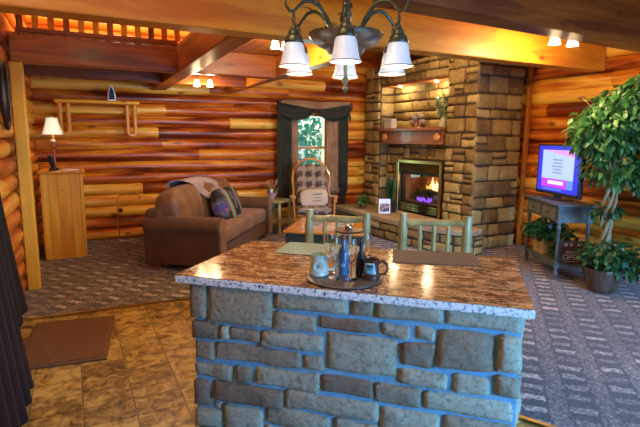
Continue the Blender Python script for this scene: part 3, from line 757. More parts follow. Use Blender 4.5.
# mugs
def mug(name, label, x, y, rz, body_m, emb_m, ring_m, h=.115, r=.047, boxy=0, blu=None):
    g = thing(name, label, 'mug', (x, y, ZTR), rz)
    mb = MB(); mb.lathe([(0, .0), (r*1.02, .0), (r*1.08, .008), (r*1.02, .018), (r*1.06, .026), (r*.98, .034), (r*.92, h*.6), (r*.9, h*.85), (r*.96, h), (r*.88, h), (r*.82, h*.85), (r*.84, .03), (0, .015)], 32); mb.build('mug_body', body_m, g)
    mb = MB(); pts = [(r*.88, 0, h*.82), (r*1.25, 0, h*.92), (r*1.75, 0, h*.8), (r*1.9, 0, h*.52), (r*1.6, 0, h*.26), (r*.95, 0, h*.22)]
    mb.tube(pts, [.007, .008, .008, .0075, .007, .007], 10); mb.build('handle', ring_m, g)
    mb = MB(); aa = math.atan2(-y, -x)-rz
    if boxy:
        P = [[((r*1.0+.001)*math.cos(aa-.15+u), (r*1.0+.001)*math.sin(aa-.15+u), z) for z in (.034, .055, .075, .092)] for u in (-.55, -.3, 0, .3, .55)]
        mb.grid(P); em = mb.build('emblem', emb_m, g, norm=False, solid=.002)
        mb = MB()
        for du, dz, w_, h_ in ((-.12, .077, .018, .016), (.22, .077, .012, .016), (.05, .062, .03, .005)):
            a0 = aa-.15+du; mb.box(((r+.0035)*math.cos(a0), (r+.0035)*math.sin(a0), dz), (.002, w_, h_), rot=(0, 0, a0))
        mb.build('emblem_print', blu, em, smooth=False)
    else:
        M = Matrix.Rotation(aa, 4, 'Z') @ Matrix.Translation((r*.95, 0, h*.5)) @ Matrix.Rotation(PI/2, 4, 'Y')
        mb.lathe([(.026, -.006), (.030, .002), (.027, .004), (.023, .002), (.0, .001)], 28, M=M); em = mb.build('emblem', emb_m, g)
        mb = MB(); 
        for k in range(3):
            mb.tube([M @ Vector((.012-.008*k, -.010+.004*k, .004)), M @ Vector((-.010+.006*k, 0, .006)), M @ Vector((.012-.008*k, .010-.004*k, .004))], .0022, 6)
        mb.build('emblem_relief', blu, em)
    return g
m_mugc = simple('sage_glaze', (.36, .50, .44), .18, 0, (.58, .68, .58), 12, coat=.4)
m_mugd = simple('dark_brown_glaze', (.025, .02, .018), .14, 0, (.10, .045, .03), 10, coat=.5)
m_embl = simple('aqua_print', (.22, .48, .50), .35); m_navy = simple('navy_print', (.02, .06, .12), .4)
mug('coffee_mug', 'pale sage green pottery mug with round emblem on the left of the tray', 1.105, 2.325, -.45, m_mugc, m_mugc, m_mugc, blu=simple('teal_relief', (.15, .36, .38), .3), r=.051)
mug('coffee_mug', 'dark brown glazed mug with aqua square print on the right of the tray', 1.325, 2.145, -.6, m_mugd, m_embl, m_mugd, h=.105, r=.046, boxy=1, blu=m_navy)

# flutes
def flute(x, y, label):
    g = thing('champagne_flute', label, 'glass', (x, y, ZTR), 0, 'champagne flutes on the tray')
    mb = MB(); mb.lathe([(0, .001), (.034, .001), (.034, .003), (.008, .008), (.0035, .012), (.0035, .085), (.006, .09)], 24); mb.build('foot_and_stem', m_glass, g)
    mb = MB(); mb.lathe([(.004, .088), (.016, .10), (.026, .13), (.030, .165), (.028, .2), (.026, .222), (.0248, .222), (.0268, .2), (.0285, .165), (.0245, .132), (.014, .103), (.0, .093)], 24, cap=False); mb.build('bowl', m_glass, g)
flute(1.150, 2.225, 'clear champagne flute at the front of the tray nearest the sage mug')
flute(1.215, 2.165, 'clear champagne flute at the front of the tray nearest the dark mug')
flute(1.175, 2.335, 'clear champagne flute at the back of the tray behind the sage mug')
flute(1.355, 2.25, 'clear champagne flute at the back of the tray behind the dark mug')
def bottle(x, y, label, mat, h, capm):
    g = thing('bottle', label, 'bottle', (x, y, ZTR))
    mb = MB(); mb.lathe([(0, 0), (.026, 0), (.028, .006), (.028, h*.5), (.022, h*.6), (.011, h*.72), (.010, h*.92), (0, h*.92)], 24); mb.build('bottle_body', mat, g)
    mb = MB(); mb.lathe([(0, h*.88), (.012, h*.88), (.012, h), (0, h)], 16); mb.build('cap', capm, g)
    return g
b_ = bottle(1.222, 2.262, 'slim blue bottle between the flutes on the tray', simple('blue_ceramic', (.03, .12, .26), .12, 0, (.08, .22, .38), 10, coat=.6), .225, m_chrome)
mb = MB(); mb.puff((0, 0, 0), (.022, .004, .022), 1, 1, 8, 12); mb.build('bottle_label', m_embl, b_, loc=(-.0155, -.0235, .06), rot=(0, 0, -.58))
bottle(1.295, 2.200, 'black bottle between the flutes and the dark mug', m_blackp, .19, m_blackp)
g = thing('glass_rack', 'chrome stemware rack with brown round top and ball knob on the tray', 'rack', (1.275, 2.305, ZTR))
mb = MB(); mb.cyl((0, 0, 0), (0, 0, .235), .006); mb.build('rod', m_chrome, g)
mb = MB(); mb.lathe([(0, 0), (.018, 0), (.018, .006), (0, .008)], 20); mb.build('base', m_chrome, g)
mb = MB(); mb.lathe([(.005, .230), (.080, .230), (.082, .234), (.080, .239), (.005, .239)], 30); mb.build('top_disc', simple('dark_walnut', (.05, .02, .012), .35, 0, (.09, .04, .02), 6), g)
mb = MB(); mb.puff((0, 0, .252), (.042, .042, .042), 1, 1); mb.build('ball_knob', m_chrome, g)

# ================================================================== LOG STOOLS
def log_stool(label, x, y, rz):
    g = thing('log_bar_stool', label, 'stool', (x, y, 0.012), rz, None)
    rg = random.Random(int(x*100))
    def rough(a, b, r, name):
        mb = MB(); a = Vector(a); b = Vector(b); n = 7
        p = [a.lerp(b, k/n)+Vector((rg.gauss(0, .002), rg.gauss(0, .002), rg.gauss(0, .002))) for k in range(n+1)]
        rr = [r*(1+rg.uniform(-.08, .08)) for k in range(n+1)]; rr[0] *= .9; rr[-1] *= .88
        mb.tube(p, rr, 12); return mb.build(name, m_peeled, g)
    for s in (-1, 1):
        rough((s*.25, .20, 0), (s*.25, .24, 1.04), .037, 'back_post'); rough((s*.23, -.18, 0), (s*.23, -.18, .62), .034, 'front_leg')
        rough((s*.245, .20, .25), (s*.235, -.18, .25), .02, 'side_stretcher')
    rough((-.25, .237, .965), (.25, .237, .985), .028, 'top_rail'); rough((-.25, .225, .72), (.25, .225, .72), .024, 'lower_rail')
    for s in (-.11, 0, .11): rough((s, .225, .72), (s, .237, .97), .017, 'spindle')
    rough((-.23, -.18, .3), (.23, -.18, .3), .022, 'front_stretcher'); rough((-.25, .2, .3), (.25, .2, .3), .022, 'back_stretcher')
    mb = MB(); mb.box((0, .01, .645), (.50, .42, .05)); mb.build('seat', m_peeled, g, smooth=False, bevel=.015)
c0 = Vector((1.835, 3.545)); ydir = Vector((math.sin(R(42)), math.cos(R(42))))
log_stool('peeled-log bar stool behind the island nearest the sofa and coffee table', c0.x-ydir.x*.235, c0.y-ydir.y*.235, R(-46))
c1 = Vector((2.465, 3.08))
log_stool('peeled-log bar stool behind the island facing the fireplace insert', c1.x-ydir.x*.235, c1.y-ydir.y*.235, R(-46))

# ================================================================== SOFA
su = Vector((.58, .815)).normalized(); sang = math.atan2(su.y, su.x)
SC = Vector((1.40, 5.66))+su*1.18+Vector((-su.y, su.x))*.50
sf = thing('sofa', 'brown three-seat sofa with rolled arms set along the log wall', 'sofa', (SC.x, SC.y, .012), sang)
SL = 2.36; hl = SL/2
mb = MB(); mb.box((0, .02, .20), (SL-.3, .86, .24)); mb.build('base', m_sofa, sf, smooth=False, bevel=.02)
mb = MB(); mb.box((0, .42, .44), (SL-.1, .22, .64)); mb.build('back_frame', m_sofa, sf, bevel=.06, seg=4, smooth=True)
for s in (-1, 1):
    mb = MB(); x = s*(hl-.12)
    prof = [(-.105, 0), (.105, 0), (.115, .40)]+[(0+.145*math.cos(a), .485+.115*math.sin(a)) for a in [(-.55+k*(PI+1.1)/14) for k in range(15)]]+[(-.115, .40)]
    M = Matrix.Translation((x, .52, .07)) @ Matrix.Rotation(PI/2, 4, 'X')
    mb.prism(prof, 0, .99, M=M); ar = mb.build('arm', m_sofa, sf, bevel=.02, seg=3)
    mb = MB(); mb.prism([(p[0]*.82, .02+p[1]*.94) for p in prof], 0, .02, M=Matrix.Translation((x, -.46, .07)) @ Matrix.Rotation(PI/2, 4, 'X')); mb.build('arm_front_panel', m_sofacush, ar, bevel=.006)
for k in (-1, 0, 1):
    w = (SL-.50)/3
    mb = MB(); mb.puff((k*w, -.09, .41), (w*1.0, .72, .22), .32, .22, 16, 32); mb.build('seat_cushion', m_sofacush, sf, angle=80)
    mb = MB(); mb.puff((0, 0, 0), (w*1.18, .38, .58), .62, .5, 18, 32); o = mb.build('back_cushion', m_leath, sf, loc=(k*w-.07, .25, .71), rot=(R(-12), R(-5+2*k), R(3*k)), angle=80)
for s in (-1, 1):
    for y in (-.36, .38):
        mb = MB(); mb.lathe([(.0, 0), (.025, 0), (.035, .09), (0, .09)], 12, (s*(hl-.1), y, -.002)); mb.build('foot', m_darkoak, sf)
def tworld(lx, ly, lz=0): 
    return (SC.x+su.x*lx-su.y*ly, SC.y+su.y*lx+su.x*ly, lz+.012)
# throw pillows
def pmat(seed, stripe):
    t = NT('lodge_pillow_%d' % seed); t.setp(rough=.85)
    n = t.noise(t.mapped((1, 1, 1), loc=(seed, 0, 0)), 7, 3)
    c = t.ramp(n, [(.35, (.012, .012, .014)), (.47, (.05, .05, .08)), (.53, (.16, .12, .10)), (.6, (.06, .06, .22)), (.7, (.4, .13, .05))], 'CONSTANT')
    sx = t.node('ShaderNodeSeparateXYZ'); t.link(t.tc.outputs['Object'], sx.inputs[0])
    d = t.math('ABSOLUTE', t.math('SUBTRACT', t.math('ADD', sx.outputs[0], t.math('MULTIPLY', sx.outputs[2], .45)), stripe))
    c = t.mix(t.math('LESS_THAN', d, .022), c, (.06, .5, .34)); d2 = t.math('ABSOLUTE', t.math('SUBTRACT', d, .045)); c = t.mix(t.math('LESS_THAN', d2, .016), c, (.36, .11, .03))
    t.color(c); return t.m
for lx, ly, rz, lb, sd, st in ((-.16, -.14, -.25, 'dark patterned throw pillow with teal stripe half covered by the grey throw', 1, .05), (.24, -.12, .1, 'dark patterned throw pillow with teal stripe nearest the far sofa arm', 2, 0.02)):
    mb = MB(); mb.puff((0, 0, 0), (.46, .17, .46), .7, .45, 14, 28); o = mb.build('throw_pillow', pmat(sd, st), loc=tworld(lx, ly, .70), rot=(R(-20), R(12), sang+rz), angle=80)
    tag(o, lb, 'pillow', 'throw pillows on the sofa')
# throw blanket draped over the back between the cushions
mb = MB(); P = []
for i in range(15):
    u = i/14; row = []
    for j in range(22):
        v = j/21
        x = -.52+u*.78+v*.12; w = .04*math.sin(u*9+v*3)*.5
        if v < .35: y, z = .56-.02*v, .66+.36*(v/.35)
        elif v < .55: q = (v-.35)/.2; y = .553-.36*q; z = 1.02+.04*math.sin(q*PI)-.02*q
        else: q = (v-.55)/.45*(.25+.75*(1-abs(u-.55)*1.7)); y = .195-.24*q; z = 1.0-.36*q
        row.append((x, y-abs(w), z+w*.4))
    P.append(row)
mb.grid(P); o = mb.build('throw_blanket', m_throw, loc=(SC.x, SC.y, .012), rot=(0, 0, sang), solid=.012, angle=80); tag(o, 'grey-beige knitted throw draped over the sofa back', 'blanket')

# ================================================================== END TABLE + FLOWERS
et = thing('log_end_table', 'rustic log end table between the sofa and the rocking chair', 'table', (2.93, 7.90, .012), R(38))
mb = MB(); mb.box((0, 0, .56), (.44, .42, .04)); mb.build('table_top', m_peeled, et, smooth=False, bevel=.01)
for sx_ in (-1, 1):
    for sy in (-1, 1): mb = MB(); mb.cyl((sx_*.17, sy*.16, 0), (sx_*.17, sy*.16, .54), .03, .028); mb.build('leg', m_peeled, et)
mb = MB(); mb.box((0, 0, .18), (.36, .34, .025)); mb.build('lower_shelf', m_peeled, et, smooth=False)
fpz = .012+.581
fpot = thing('flower_pot', 'small pinkish flower pot with dried stems and a white bloom beside the sofa', 'potted plant', (2.86, 7.93, fpz))
mb = MB(); mb.lathe([(0, 0), (.05, 0), (.075, .09), (.08, .12), (.068, .12), (.06, .09), (0, .09)], 20); mb.build('pot', simple('pink_pot', (.45, .26, .28), .5), fpot)
mb = MB(); foliage(mb, (0, 0, .18), (.10, .10, .09), 80, .05, .02, random.Random(3)); mb.build('leaves', m_ivy, fpot, norm=False)
mb = MB(); rr = random.Random(2)
for k in range(10):
    a = rr.uniform(0, 6.28); mb.tube([(0, 0, .1), (.04*math.cos(a), .04*math.sin(a), .2), (.1*math.cos(a), .1*math.sin(a), .3+rr.uniform(0, .06))], .003, 5)
mb.build('stems', m_wick, fpot)
mb = MB(); mb.puff((-.03, -.05, .15), (.08, .07, .07), 1, 1, 8, 12); mb.build('bloom', m_white, fpot, label='white bloom')

# ================================================================== ROCKING CHAIR
rk = thing('rocking_chair', 'oak glider rocking chair with tufted plaid cushions in front of the window', 'chair', (3.40, 7.42, .012), R(-18))
mb = MB(); hoop = []
for k in range(25):
    a = PI*(-.12)+PI*1.24*k/24
    hoop.append((.325*math.cos(a), .23+.16*max(0, math.sin(a)), .92+.36*math.sin(a)))
hoop = [(.29, .10, .40), (.31, .16, .6)]+hoop+[(-.31, .16, .6), (-.29, .10, .40)]
mb.tube(hoop, .022, 10); mb.build('back_hoop', m_oak, rk)
for k in range(5):
    mb = MB(); x = -.2+.1*k; mb.tube([(x*.9, .12, .40), (x, .25, .8), (x*1.05, .36, 1.2-abs(x)*.4)], .011, 8); mb.build('spindle', m_oak, rk)
mb = MB(); mb.box((0, -.05, .385), (.56, .52, .035)); mb.build('seat_frame', m_oak, rk, smooth=False, bevel=.01)
for s in (-1, 1):
    mb = MB(); mb.tube([(s*.32, .20, .66), (s*.34, -.02, .64), (s*.35, -.20, .635), (s*.345, -.30, .62)], [.022, .028, .034, .026], 10); arm_ = mb.build('arm', m_oak, rk)
    mb = MB(); mb.puff((s*.347, -.14, .675), (.10, .26, .05), .6, .5); mb.build('arm_pad', simple('tan_pad', (.42, .25, .12), .8), arm_)
    mb = MB(); mb.cyl((s*.31, -.26, .12), (s*.34, -.25, .62), .018); mb.build('front_post', m_oak, rk)
    mb = MB(); mb.cyl((s*.30, .18, .12), (s*.32, .17, .66), .018); mb.build('rear_post', m_oak, rk)
    mb = MB(); mb.tube([(s*.30, -.42, .10), (s*.30, -.25, .04), (s*.30, 0, .02), (s*.30, .25, .05), (s*.30, .42, .12)], .022, 8); mb.build('rocker', m_oak, rk)
def plaid():
    t = NT('brown_plaid'); t.setp(rough=.9)
    sx = t.node('ShaderNodeSeparateXYZ'); t.link(t.tc.outputs['Object'], sx.inputs[0])
    fx = t.math('FRACT', t.math('MULTIPLY', sx.outputs[0], 6.2)); fz = t.math('FRACT', t.math('MULTIPLY', t.math('ADD', sx.outputs[2], t.math('MULTIPLY', sx.outputs[1], .8)), 5.6))
    m = t.math('MULTIPLY', t.math('GREATER_THAN', fx, .35), t.math('GREATER_THAN', fz, .45))
    n = t.noise(t.mapped(), 22, 6, .75)
    f = t.math('ADD', t.math('MULTIPLY', m, -.28), t.math('MULTIPLY', n, .9))
    t.color(t.ramp(t.math('ADD', f, .2), [(.05, (.022, .014, .010)), (.35, (.09, .055, .035)), (.65, (.30, .23, .17))])); return t.m
m_plaid = plaid()
mb = MB()
for r_ in range(4):
    for c_ in range(3):
        mb.puff(((c_-1)*.165, .0, -.27+r_*.175), (.19, .15, .20), .7, .6, 10, 16)
mb.puff((0, .02, 0), (.54, .10, .74), .5, .5, 12, 24)
mb.build('back_cushion', m_plaid, rk, loc=(0, .16, .84), rot=(R(-17), 0, 0), angle=80)
mb = MB(); mb.puff((0, -.08, .46), (.58, .56, .15), .5, .35, 14, 28); mb.build('seat_cushion', m_plaid, rk, angle=80)
M = Matrix.Translation((3.40, 7.42, .012)) @ Matrix.Rotation(R(-18), 4, 'Z')
pl = M @ Vector((.01, -.10, .645))
pil = thing('script_pillow', 'cream pillow with dark handwritten script leaning in the rocking chair', 'pillow', pl, R(-18))
mb = MB(); mb.puff((0, 0, 0), (.47, .14, .30), .55, .4, 14, 28); pc = mb.build('pillow_cover', fabric('cream_linen', (.46, .38, .28), (.56, .48, .37)), pil, rot=(R(-18), R(-4), 0), angle=80)
m_ink = simple('ink', (.03, .025, .022), .9)
mb = MB()
rr = random.Random(9)
for row, (x0, x1, z) in enumerate(((-.02, .14, .045), (-.06, .13, -.01), (-.04, .12, -.06))):
    pts = []; n = 36
    for k in range(n):
        t_ = k/(n-1); pts.append((x0+(x1-x0)*t_+.006*math.cos(k*1.9), -.074+.02*abs(x0+(x1-x0)*t_)*3*.3, z+(.018 if row == 0 else .008)*math.sin(k*1.35)+.006*t_))
    mb.tube(pts, .0022, 4)
mb.build('script', m_ink, pil, rot=(R(-18), R(-4), 0), kind='stuff')

# ================================================================== CURTAINS
def drape(name, label, x0, x1, zt, zb, y, folds, amp, mat, group=None, flare=0, zb1=None, parent=None, seed=1, M=None, taper=None):
    mb = MB(); nx, nz = folds*8, 16; P = []
    zb1 = zb if zb1 is None else zb1
    for i in range(nx+1):
        u = i/nx; row = []
        for j in range(nz+1):
            v = j/nz; zz = zt+(zb+(zb1-zb)*u-zt)*v
            w = math.sin(u*folds*2*PI+seed)+.3*math.sin(u*folds*4.6+v*3+seed*2)
            ss = 1+flare*v
            x = (x0+x1)/2+(u-.5)*(x1-x0)*ss
            if taper: x = x0+(x-x0)*(1-taper*v)
            row.append((x, y+amp*w*(.5+.5*v), zz))
        P.append(row)
    mb.grid(P, M=M); o = mb.build(name, mat, parent, solid=.006, angle=80)
    if label: tag(o, label, 'curtain', group)
    return o
YC = 8.26
drape('curtain', 'dark charcoal curtain panel on the left side of the back window', 3.08, 3.35, 2.26, .48, YC-.03, 3, .018, m_dgreen)
drape('curtain', 'tan sheer curtain panel at the left of the window glass', 3.28, 3.49, 2.20, .55, YC, 4, .012, m_tan, seed=2)
drape('curtain', 'tan sheer curtain panel at the right of the window glass', 4.06, 4.36, 2.20, .60, YC, 4, .014, m_tan, seed=3)
drape('curtain', 'dark charcoal curtain panel with ragged tail right of the back window', 4.30, 4.50, 2.26, .75, YC-.03, 3, .018, m_dgreen, zb1=.62, seed=4)
drape('curtain', 'narrow black scarf tail hanging low beside the rocking chair', 4.34, 4.48, .80, .41, YC-.06, 2, .012, m_black, seed=5, taper=.35)
# scarf valance
mb = MB(); P = []
for i in range(41):
    u = i/40; x = 3.07+u*1.44; row = []
    low = 2.11-.145*abs(math.sin(u*2*PI))**.9 if .02 < u < .98 else 1.9
    if abs(u-.5) < .10: low += .05*(1-abs(u-.5)/.10)
    for j in range(13):
        v = j/12; z = 2.275+(low-2.275)*v; row.append((x, YC-.085-.022*math.sin(v*12+2*math.sin(u*6))-.02*v, z))
    P.append(row)
mb.grid(P); o = mb.build('window_scarf', m_dgreen, solid=.008, angle=80); tag(o, 'dark scalloped scarf valance swagged over the back window', 'valance')
mb = MB(); P = []
for i in range(31):
    u = i/30; x = 3.10+u*1.38; low = 2.255-.085*math.sin(u*PI)**.8; row = []
    for j in range(8):
        v = j/7; z = 2.30+.012*math.sin(u*9)+(low-2.30)*v; row.append((x, YC-.135-.012*math.sin(v*9+u*2), z))
    P.append(row)
mb.grid(P); o = mb.build('window_scarf', m_tan, solid=.006, angle=80); tag(o, 'thin tan scarf laid along the top of the dark valance', 'valance')
mb = MB(); mb.cyl((3.05, YC-.06, 2.275), (4.54, YC-.06, 2.275), .012); 
for x in (3.05, 4.54): mb.puff((x, YC-.06, 2.275), (.04, .04, .04), 1, 1, 8, 12)
tag(mb.build('curtain_rod', m_iron), 'slim black curtain rod above the back window', 'curtain rod')

# left curtains (towards the camera)
Ml = Matrix.Rotation(PI/2, 4, 'Z')
def side_drape(label, y0, e0, e1, x0, x1, zt, zb, folds, amp, mat, seed):
    mb = MB(); nx, nz = folds*8, 18; P = []
    for i in range(nx+1):
        u = i/nx; row = []
        for j in range(nz+1):
            v = j/nz; z = zt+(zb-zt)*v; q = v**1.4
            yy = y0+(e0+(e1-e0)*q-y0)*u; w = math.sin(u*folds*2*PI+seed)
            row.append((x0+(x1-x0)*q+amp*w*(.5+.5*q), yy, z))
        P.append(row)
    mb.grid(P); tag(mb.build('curtain', mat, solid=.006, angle=80), label, 'curtain')
side_drape('long dark purple curtain at the left edge reaching almost to the tile floor', 2.35, 2.95, 3.44, -.53, -.42, 2.3, .05, 5, .03, m_dark, 1)
side_drape('black curtain panel behind the purple one against the left log wall', 3.50, 3.75, 4.95, -.60, -.58, 2.2, .10, 4, .018, m_black, 2)
mb = MB(); mb.cyl((-.55, 2.2, 2.31), (-.55, 4.0, 2.31), .013)
for y in (2.2, 4.0): mb.puff((-.55, y, 2.31), (.05, .05, .05), 1, 1, 8, 12)
for y in (2.3, 3.1, 3.9): mb.cyl((-.65, y, 2.31), (-.55, y, 2.31), .008)
tag(mb.build('curtain_rod', m_iron), 'black curtain rod along the left log wall', 'curtain rod')
# oval mirror
g = thing('oval_mirror', 'oval mirror in a dark frame on the left log wall beside the yellow post', 'mirror', (-.625, 5.22, 2.0))
mb = MB(); mb.tube([(0, .19*math.cos(a), .29*math.sin(a)) for a in [2*PI*k/40 for k in range(40)]], .018, 8, closed=True); mb.build('frame', m_iron, g)
mb = MB(); n = 40; mb.faces([(-.004, .185*math.cos(2*PI*k/n), .285*math.sin(2*PI*k/n)) for k in range(n)]+[(-.012, .185*math.cos(2*PI*k/n), .285*math.sin(2*PI*k/n)) for k in range(n)], [tuple(range(n)), tuple(reversed(range(n, 2*n)))]+[(k, (k+1) % n, n+(k+1) % n, n+k) for k in range(n)]); mb.build('mirror_glass', simple('mirror_silver', (.85, .85, .85), .03, 1), g, smooth=False)

# doormat
g = thing('doormat', 'brown ribbed doormat on the slate tile at the carpet edge', 'mat', (-.22, 4.28, .001), R(-6))
mb = MB(); mb.box((0, 0, .006), (.64, .95, .012)); mb.build('rubber_backing', m_rib, g, smooth=False, bevel=.004)
mb = MB()
for k in range(34): mb.box((-.29+k*.0176, 0, .015), (.009, .88, .008))
mb.build('ribbed_pile', m_mat, g, smooth=False, kind='stuff')

# ================================================================== LEFT BACK: CABINET, LAMP, SHELF
cb = thing('storage_cabinet', 'tall yellow pine cabinet of vertical boards in the left back corner', 'cabinet', (-.32, 7.62, .012))
mb = MB(); rr = random.Random(6); x = -.25
for w in (.09, .11, .15, .15): 
    mb.tone = (rr.uniform(.45, .8), rr.random(), 0, 1); mb.box((x+w/2, -.33, .57), (w-.003, .02, 1.14)); x += w
mb.build('front_boards', m_pineZ, cb, smooth=False, bevel=.002)
mb = MB(); mb.tone = (.5, .4, 0, 1); mb.box((0, 0, .57), (.50, .64, 1.14)); 
for s in (-1, 1): mb.box((s*.235, -.335, .57), (.035, .03, 1.14))
mb.build('carcass', m_pineZ, cb, smooth=False, bevel=.006)
mb = MB(); mb.tone = (.3, .2, 0, 1); mb.box((0, 0, 1.16), (.56, .72, .04)); mb.build('cabinet_top', m_pineX, cb, bevel=.015, smooth=False, label='red-brown worn top')
mb = MB(); mb.puff((.0, -.345, .93), (.018, .02, .018), 1, 1, 8, 10); mb.build('knob', m_darkoak, cb)
zc = .012+1.18
lp = thing('table_lamp', 'table lamp with pale bell shade and dark turned base on the pine cabinet', 'lamp', (-.40, 7.62, zc+.001))
mb = MB(); mb.lathe([(0, 0), (.075, 0), (.07, .015), (.035, .03), (.022, .05), (.03, .08), (.018, .11), (.015, .28), (.028, .31), (.018, .34), (.028, .38), (.014, .41), (.010, .56), (0, .56)], 20); mb.build('lamp_base', m_darkoak, lp)
mb = MB(); mb.lathe([(.0, .38), (.03, .38), (.032, .40), (.0, .41)], 16); mb.build('collar', m_white, lp)
mb = MB(); seg = 12; rows = []
for r_, z_ in ((.13, .475), (.118, .52), (.098, .58), (.08, .64), (.072, .70)):
    rows.append([(r_*math.cos(2*PI*k/24)*(1 if k % 2 == 0 else .965), r_*math.sin(2*PI*k/24)*(1 if k % 2 == 0 else .965), z_) for k in range(24)])
mb.grid(rows, closev=True); mb.build('lamp_shade', m_lshade, lp, norm=False, solid=.002)
mb = MB(); mb.lathe([(.0, .70), (.008, .70), (.012, .72), (.006, .74), (0, .745)], 12); mb.build('finial', m_brass, lp)
light_pt('lamp_bulb', (-.40, 7.62, zc+.57), 5, (1, .74, .42), .04)
ph = thing('handset_phone', 'black cordless phone leaning in its cradle in front of the lamp', 'phone', (-.405, 7.40, zc+.001), .4)
mb = MB(); mb.box((0, 0, .02), (.10, .10, .04)); mb.build('cradle', m_blackp, ph, smooth=False, bevel=.01)
mb = MB(); mb.puff((0, 0, 0), (.06, .035, .21), .4, .5); mb.build('handset', m_blackp, ph, loc=(-.02, .01, .11), rot=(.25, -.35, 0))
mb = MB(); mb.box((0, 0, .004), (.20, .14, .006), rot=(0, 0, .2)); mb.box((.03, .03, .009), (.16, .12, .003), rot=(0, 0, -.15))
tag(mb.build('papers', m_white, loc=(-.22, 7.45, zc), smooth=False), 'loose papers lying on the pine cabinet top', 'papers')

sh = thing('wall_shelf', 'honey wood wall shelf with two hanging bent-wood loops on the back wall', 'shelf', (.20, 8.22, 0))
mb = MB(); mb.tone = (.7, .3, 0, 1); mb.box((0, 0, 2.155), (1.16, .26, .05)); mb.build('shelf_board', m_pineX, sh, bevel=.02, seg=3)
mb = MB(); mb.box((0, .08, 2.02), (1.0, .03, .04)); mb.build('back_rail', m_pineX, sh, smooth=False, bevel=.005)
for s in (-.46, .46):
    mb = MB(); pts = [(s-.055, 0, 2.13), (s-.055, 0, 1.75)]+[(s+.055*-math.cos(a), 0, 1.72-.055*math.sin(a)) for a in [PI*k/8 for k in range(9)]]+[(s+.055, 0, 1.75), (s+.055, 0, 2.13)]
    mb.tube(pts, .028, 10); mb.build('bent_loop', simple('honey_bentwood', (.62, .27, .03), .3, 0, (.80, .42, .07), 4), sh)
ir = thing('antique_iron', 'antique pressing iron standing on its heel on the wall shelf', 'iron', (.395, 8.20, 2.181))
mb = MB(); pf = [(-.055, 0), (.055, 0), (.055, .08), (.045, .15), (.0, .25), (-.045, .15), (-.055, .08)]
mb.prism(pf, -.015, .015, M=Matrix.Rotation(PI/2, 4, 'X')); mb.build('sole_plate', simple('pale_steel', (.8, .8, .82), .35, .2), ir, smooth=False, bevel=.004)
mb = MB(); mb.prism([(p[0]*.72, .02+p[1]*.78) for p in pf], .012, .022, M=Matrix.Rotation(PI/2, 4, 'X')); mb.build('dark_centre', m_iron, ir, smooth=False)
mb = MB(); mb.tube([(0, .01, .04), (0, .08, .05), (0, .09, .11), (0, .08, .17), (0, .01, .18)], .01, 8); mb.build('handle', m_darkoak, ir)

# chrome folding stand beside the sofa
cs = thing('chrome_stand', 'thin chrome valet stand with two short rails by the back wall', 'stand', (.39, 8.13, .012))
mb = MB(); mb.tube([(0, 0, 0), (0, 0, .68), (.02, 0, .72), (.06, 0, .735), (.30, 0, .735), (.32, 0, .715), (.32, 0, .66)], .009, 8); mb.build('bent_post', m_chrome, cs)
mb = MB(); mb.tube([(0, 0, .56), (.16, 0, .56)], .007, 8); mb.build('towel_rail', m_chrome, cs)
mb = MB(); mb.tube([(-.02, -.14, .008), (.02, 0, .008), (-.02, .11, .008)], .009, 8); mb.tube([(0, 0, .008), (.26, 0, .008)], .009, 8); mb.build('floor_feet', m_chrome, cs)
mb = MB(); mb.cyl((.04, -.04, .50), (.04, .04, .50), .03); mb.build('roller', m_iron, cs)

# ================================================================== COFFEE TABLE
ct = thing('coffee_table', 'square honey-topped coffee table between the sofa and the hearth', 'table', (3.0, 5.96, .012), R(53))
mb = MB(); mb.box((0, 0, .425), (1.10, 1.06, .035)); mb.build('table_top', m_tabletop, ct, smooth=False, bevel=.01)
mb = MB(); mb.box((0, 0, .33), (1.04, 1.0, .15)); mb.build('apron', simple('dark_green_paint', (.02, .04, .03), .5), ct, smooth=False, bevel=.006, label='dark green apron')
for a in (-1, 1):
    for b in (-1, 1):
        mb = MB(); mb.lathe([(0, 0), (.03, 0), (.025, .03), (.045, .08), (.03, .14), (.05, .2), (.045, .27), (.045, .4), (0, .4)], 14, (a*.46, b*.44, 0)); mb.build('leg', simple('plum_paint', (.10, .045, .13), .5), ct, label='plum painted turned leg')
def quiltmat():
    t = NT('patchwork_quilt'); t.setp(rough=.8)
    sx = t.node('ShaderNodeSeparateXYZ'); t.link(t.tc.outputs['Object'], sx.inputs[0])
    cm = t.node('ShaderNodeCombineXYZ'); t.link(t.math('FLOOR', t.math('MULTIPLY', sx.outputs[0], 7)), cm.inputs[0]); t.link(t.math('FLOOR', t.math('MULTIPLY', sx.outputs[1], 7)), cm.inputs[1])
    wn = t.node('ShaderNodeTexWhiteNoise', noise_dimensions='2D'); t.link(cm.outputs[0], wn.inputs['Vector'])
    t.color(t.ramp(wn.outputs['Value'], [(0, (.20, .27, .42)), (.3, (.42, .38, .45)), (.5, (.50, .44, .34)), (.7, (.28, .36, .32)), (.85, (.45, .24, .18))], 'CONSTANT')); return t.m
mb = MB(); mb.box((0, 0, .003), (.86, .62, .006)); o = mb.build('table_runner', quiltmat(), loc=(3.0, 5.96, .456), rot=(0, 0, R(53)), smooth=False, bevel=.002); tag(o, 'patchwork quilted runner on the coffee table', 'table runner')

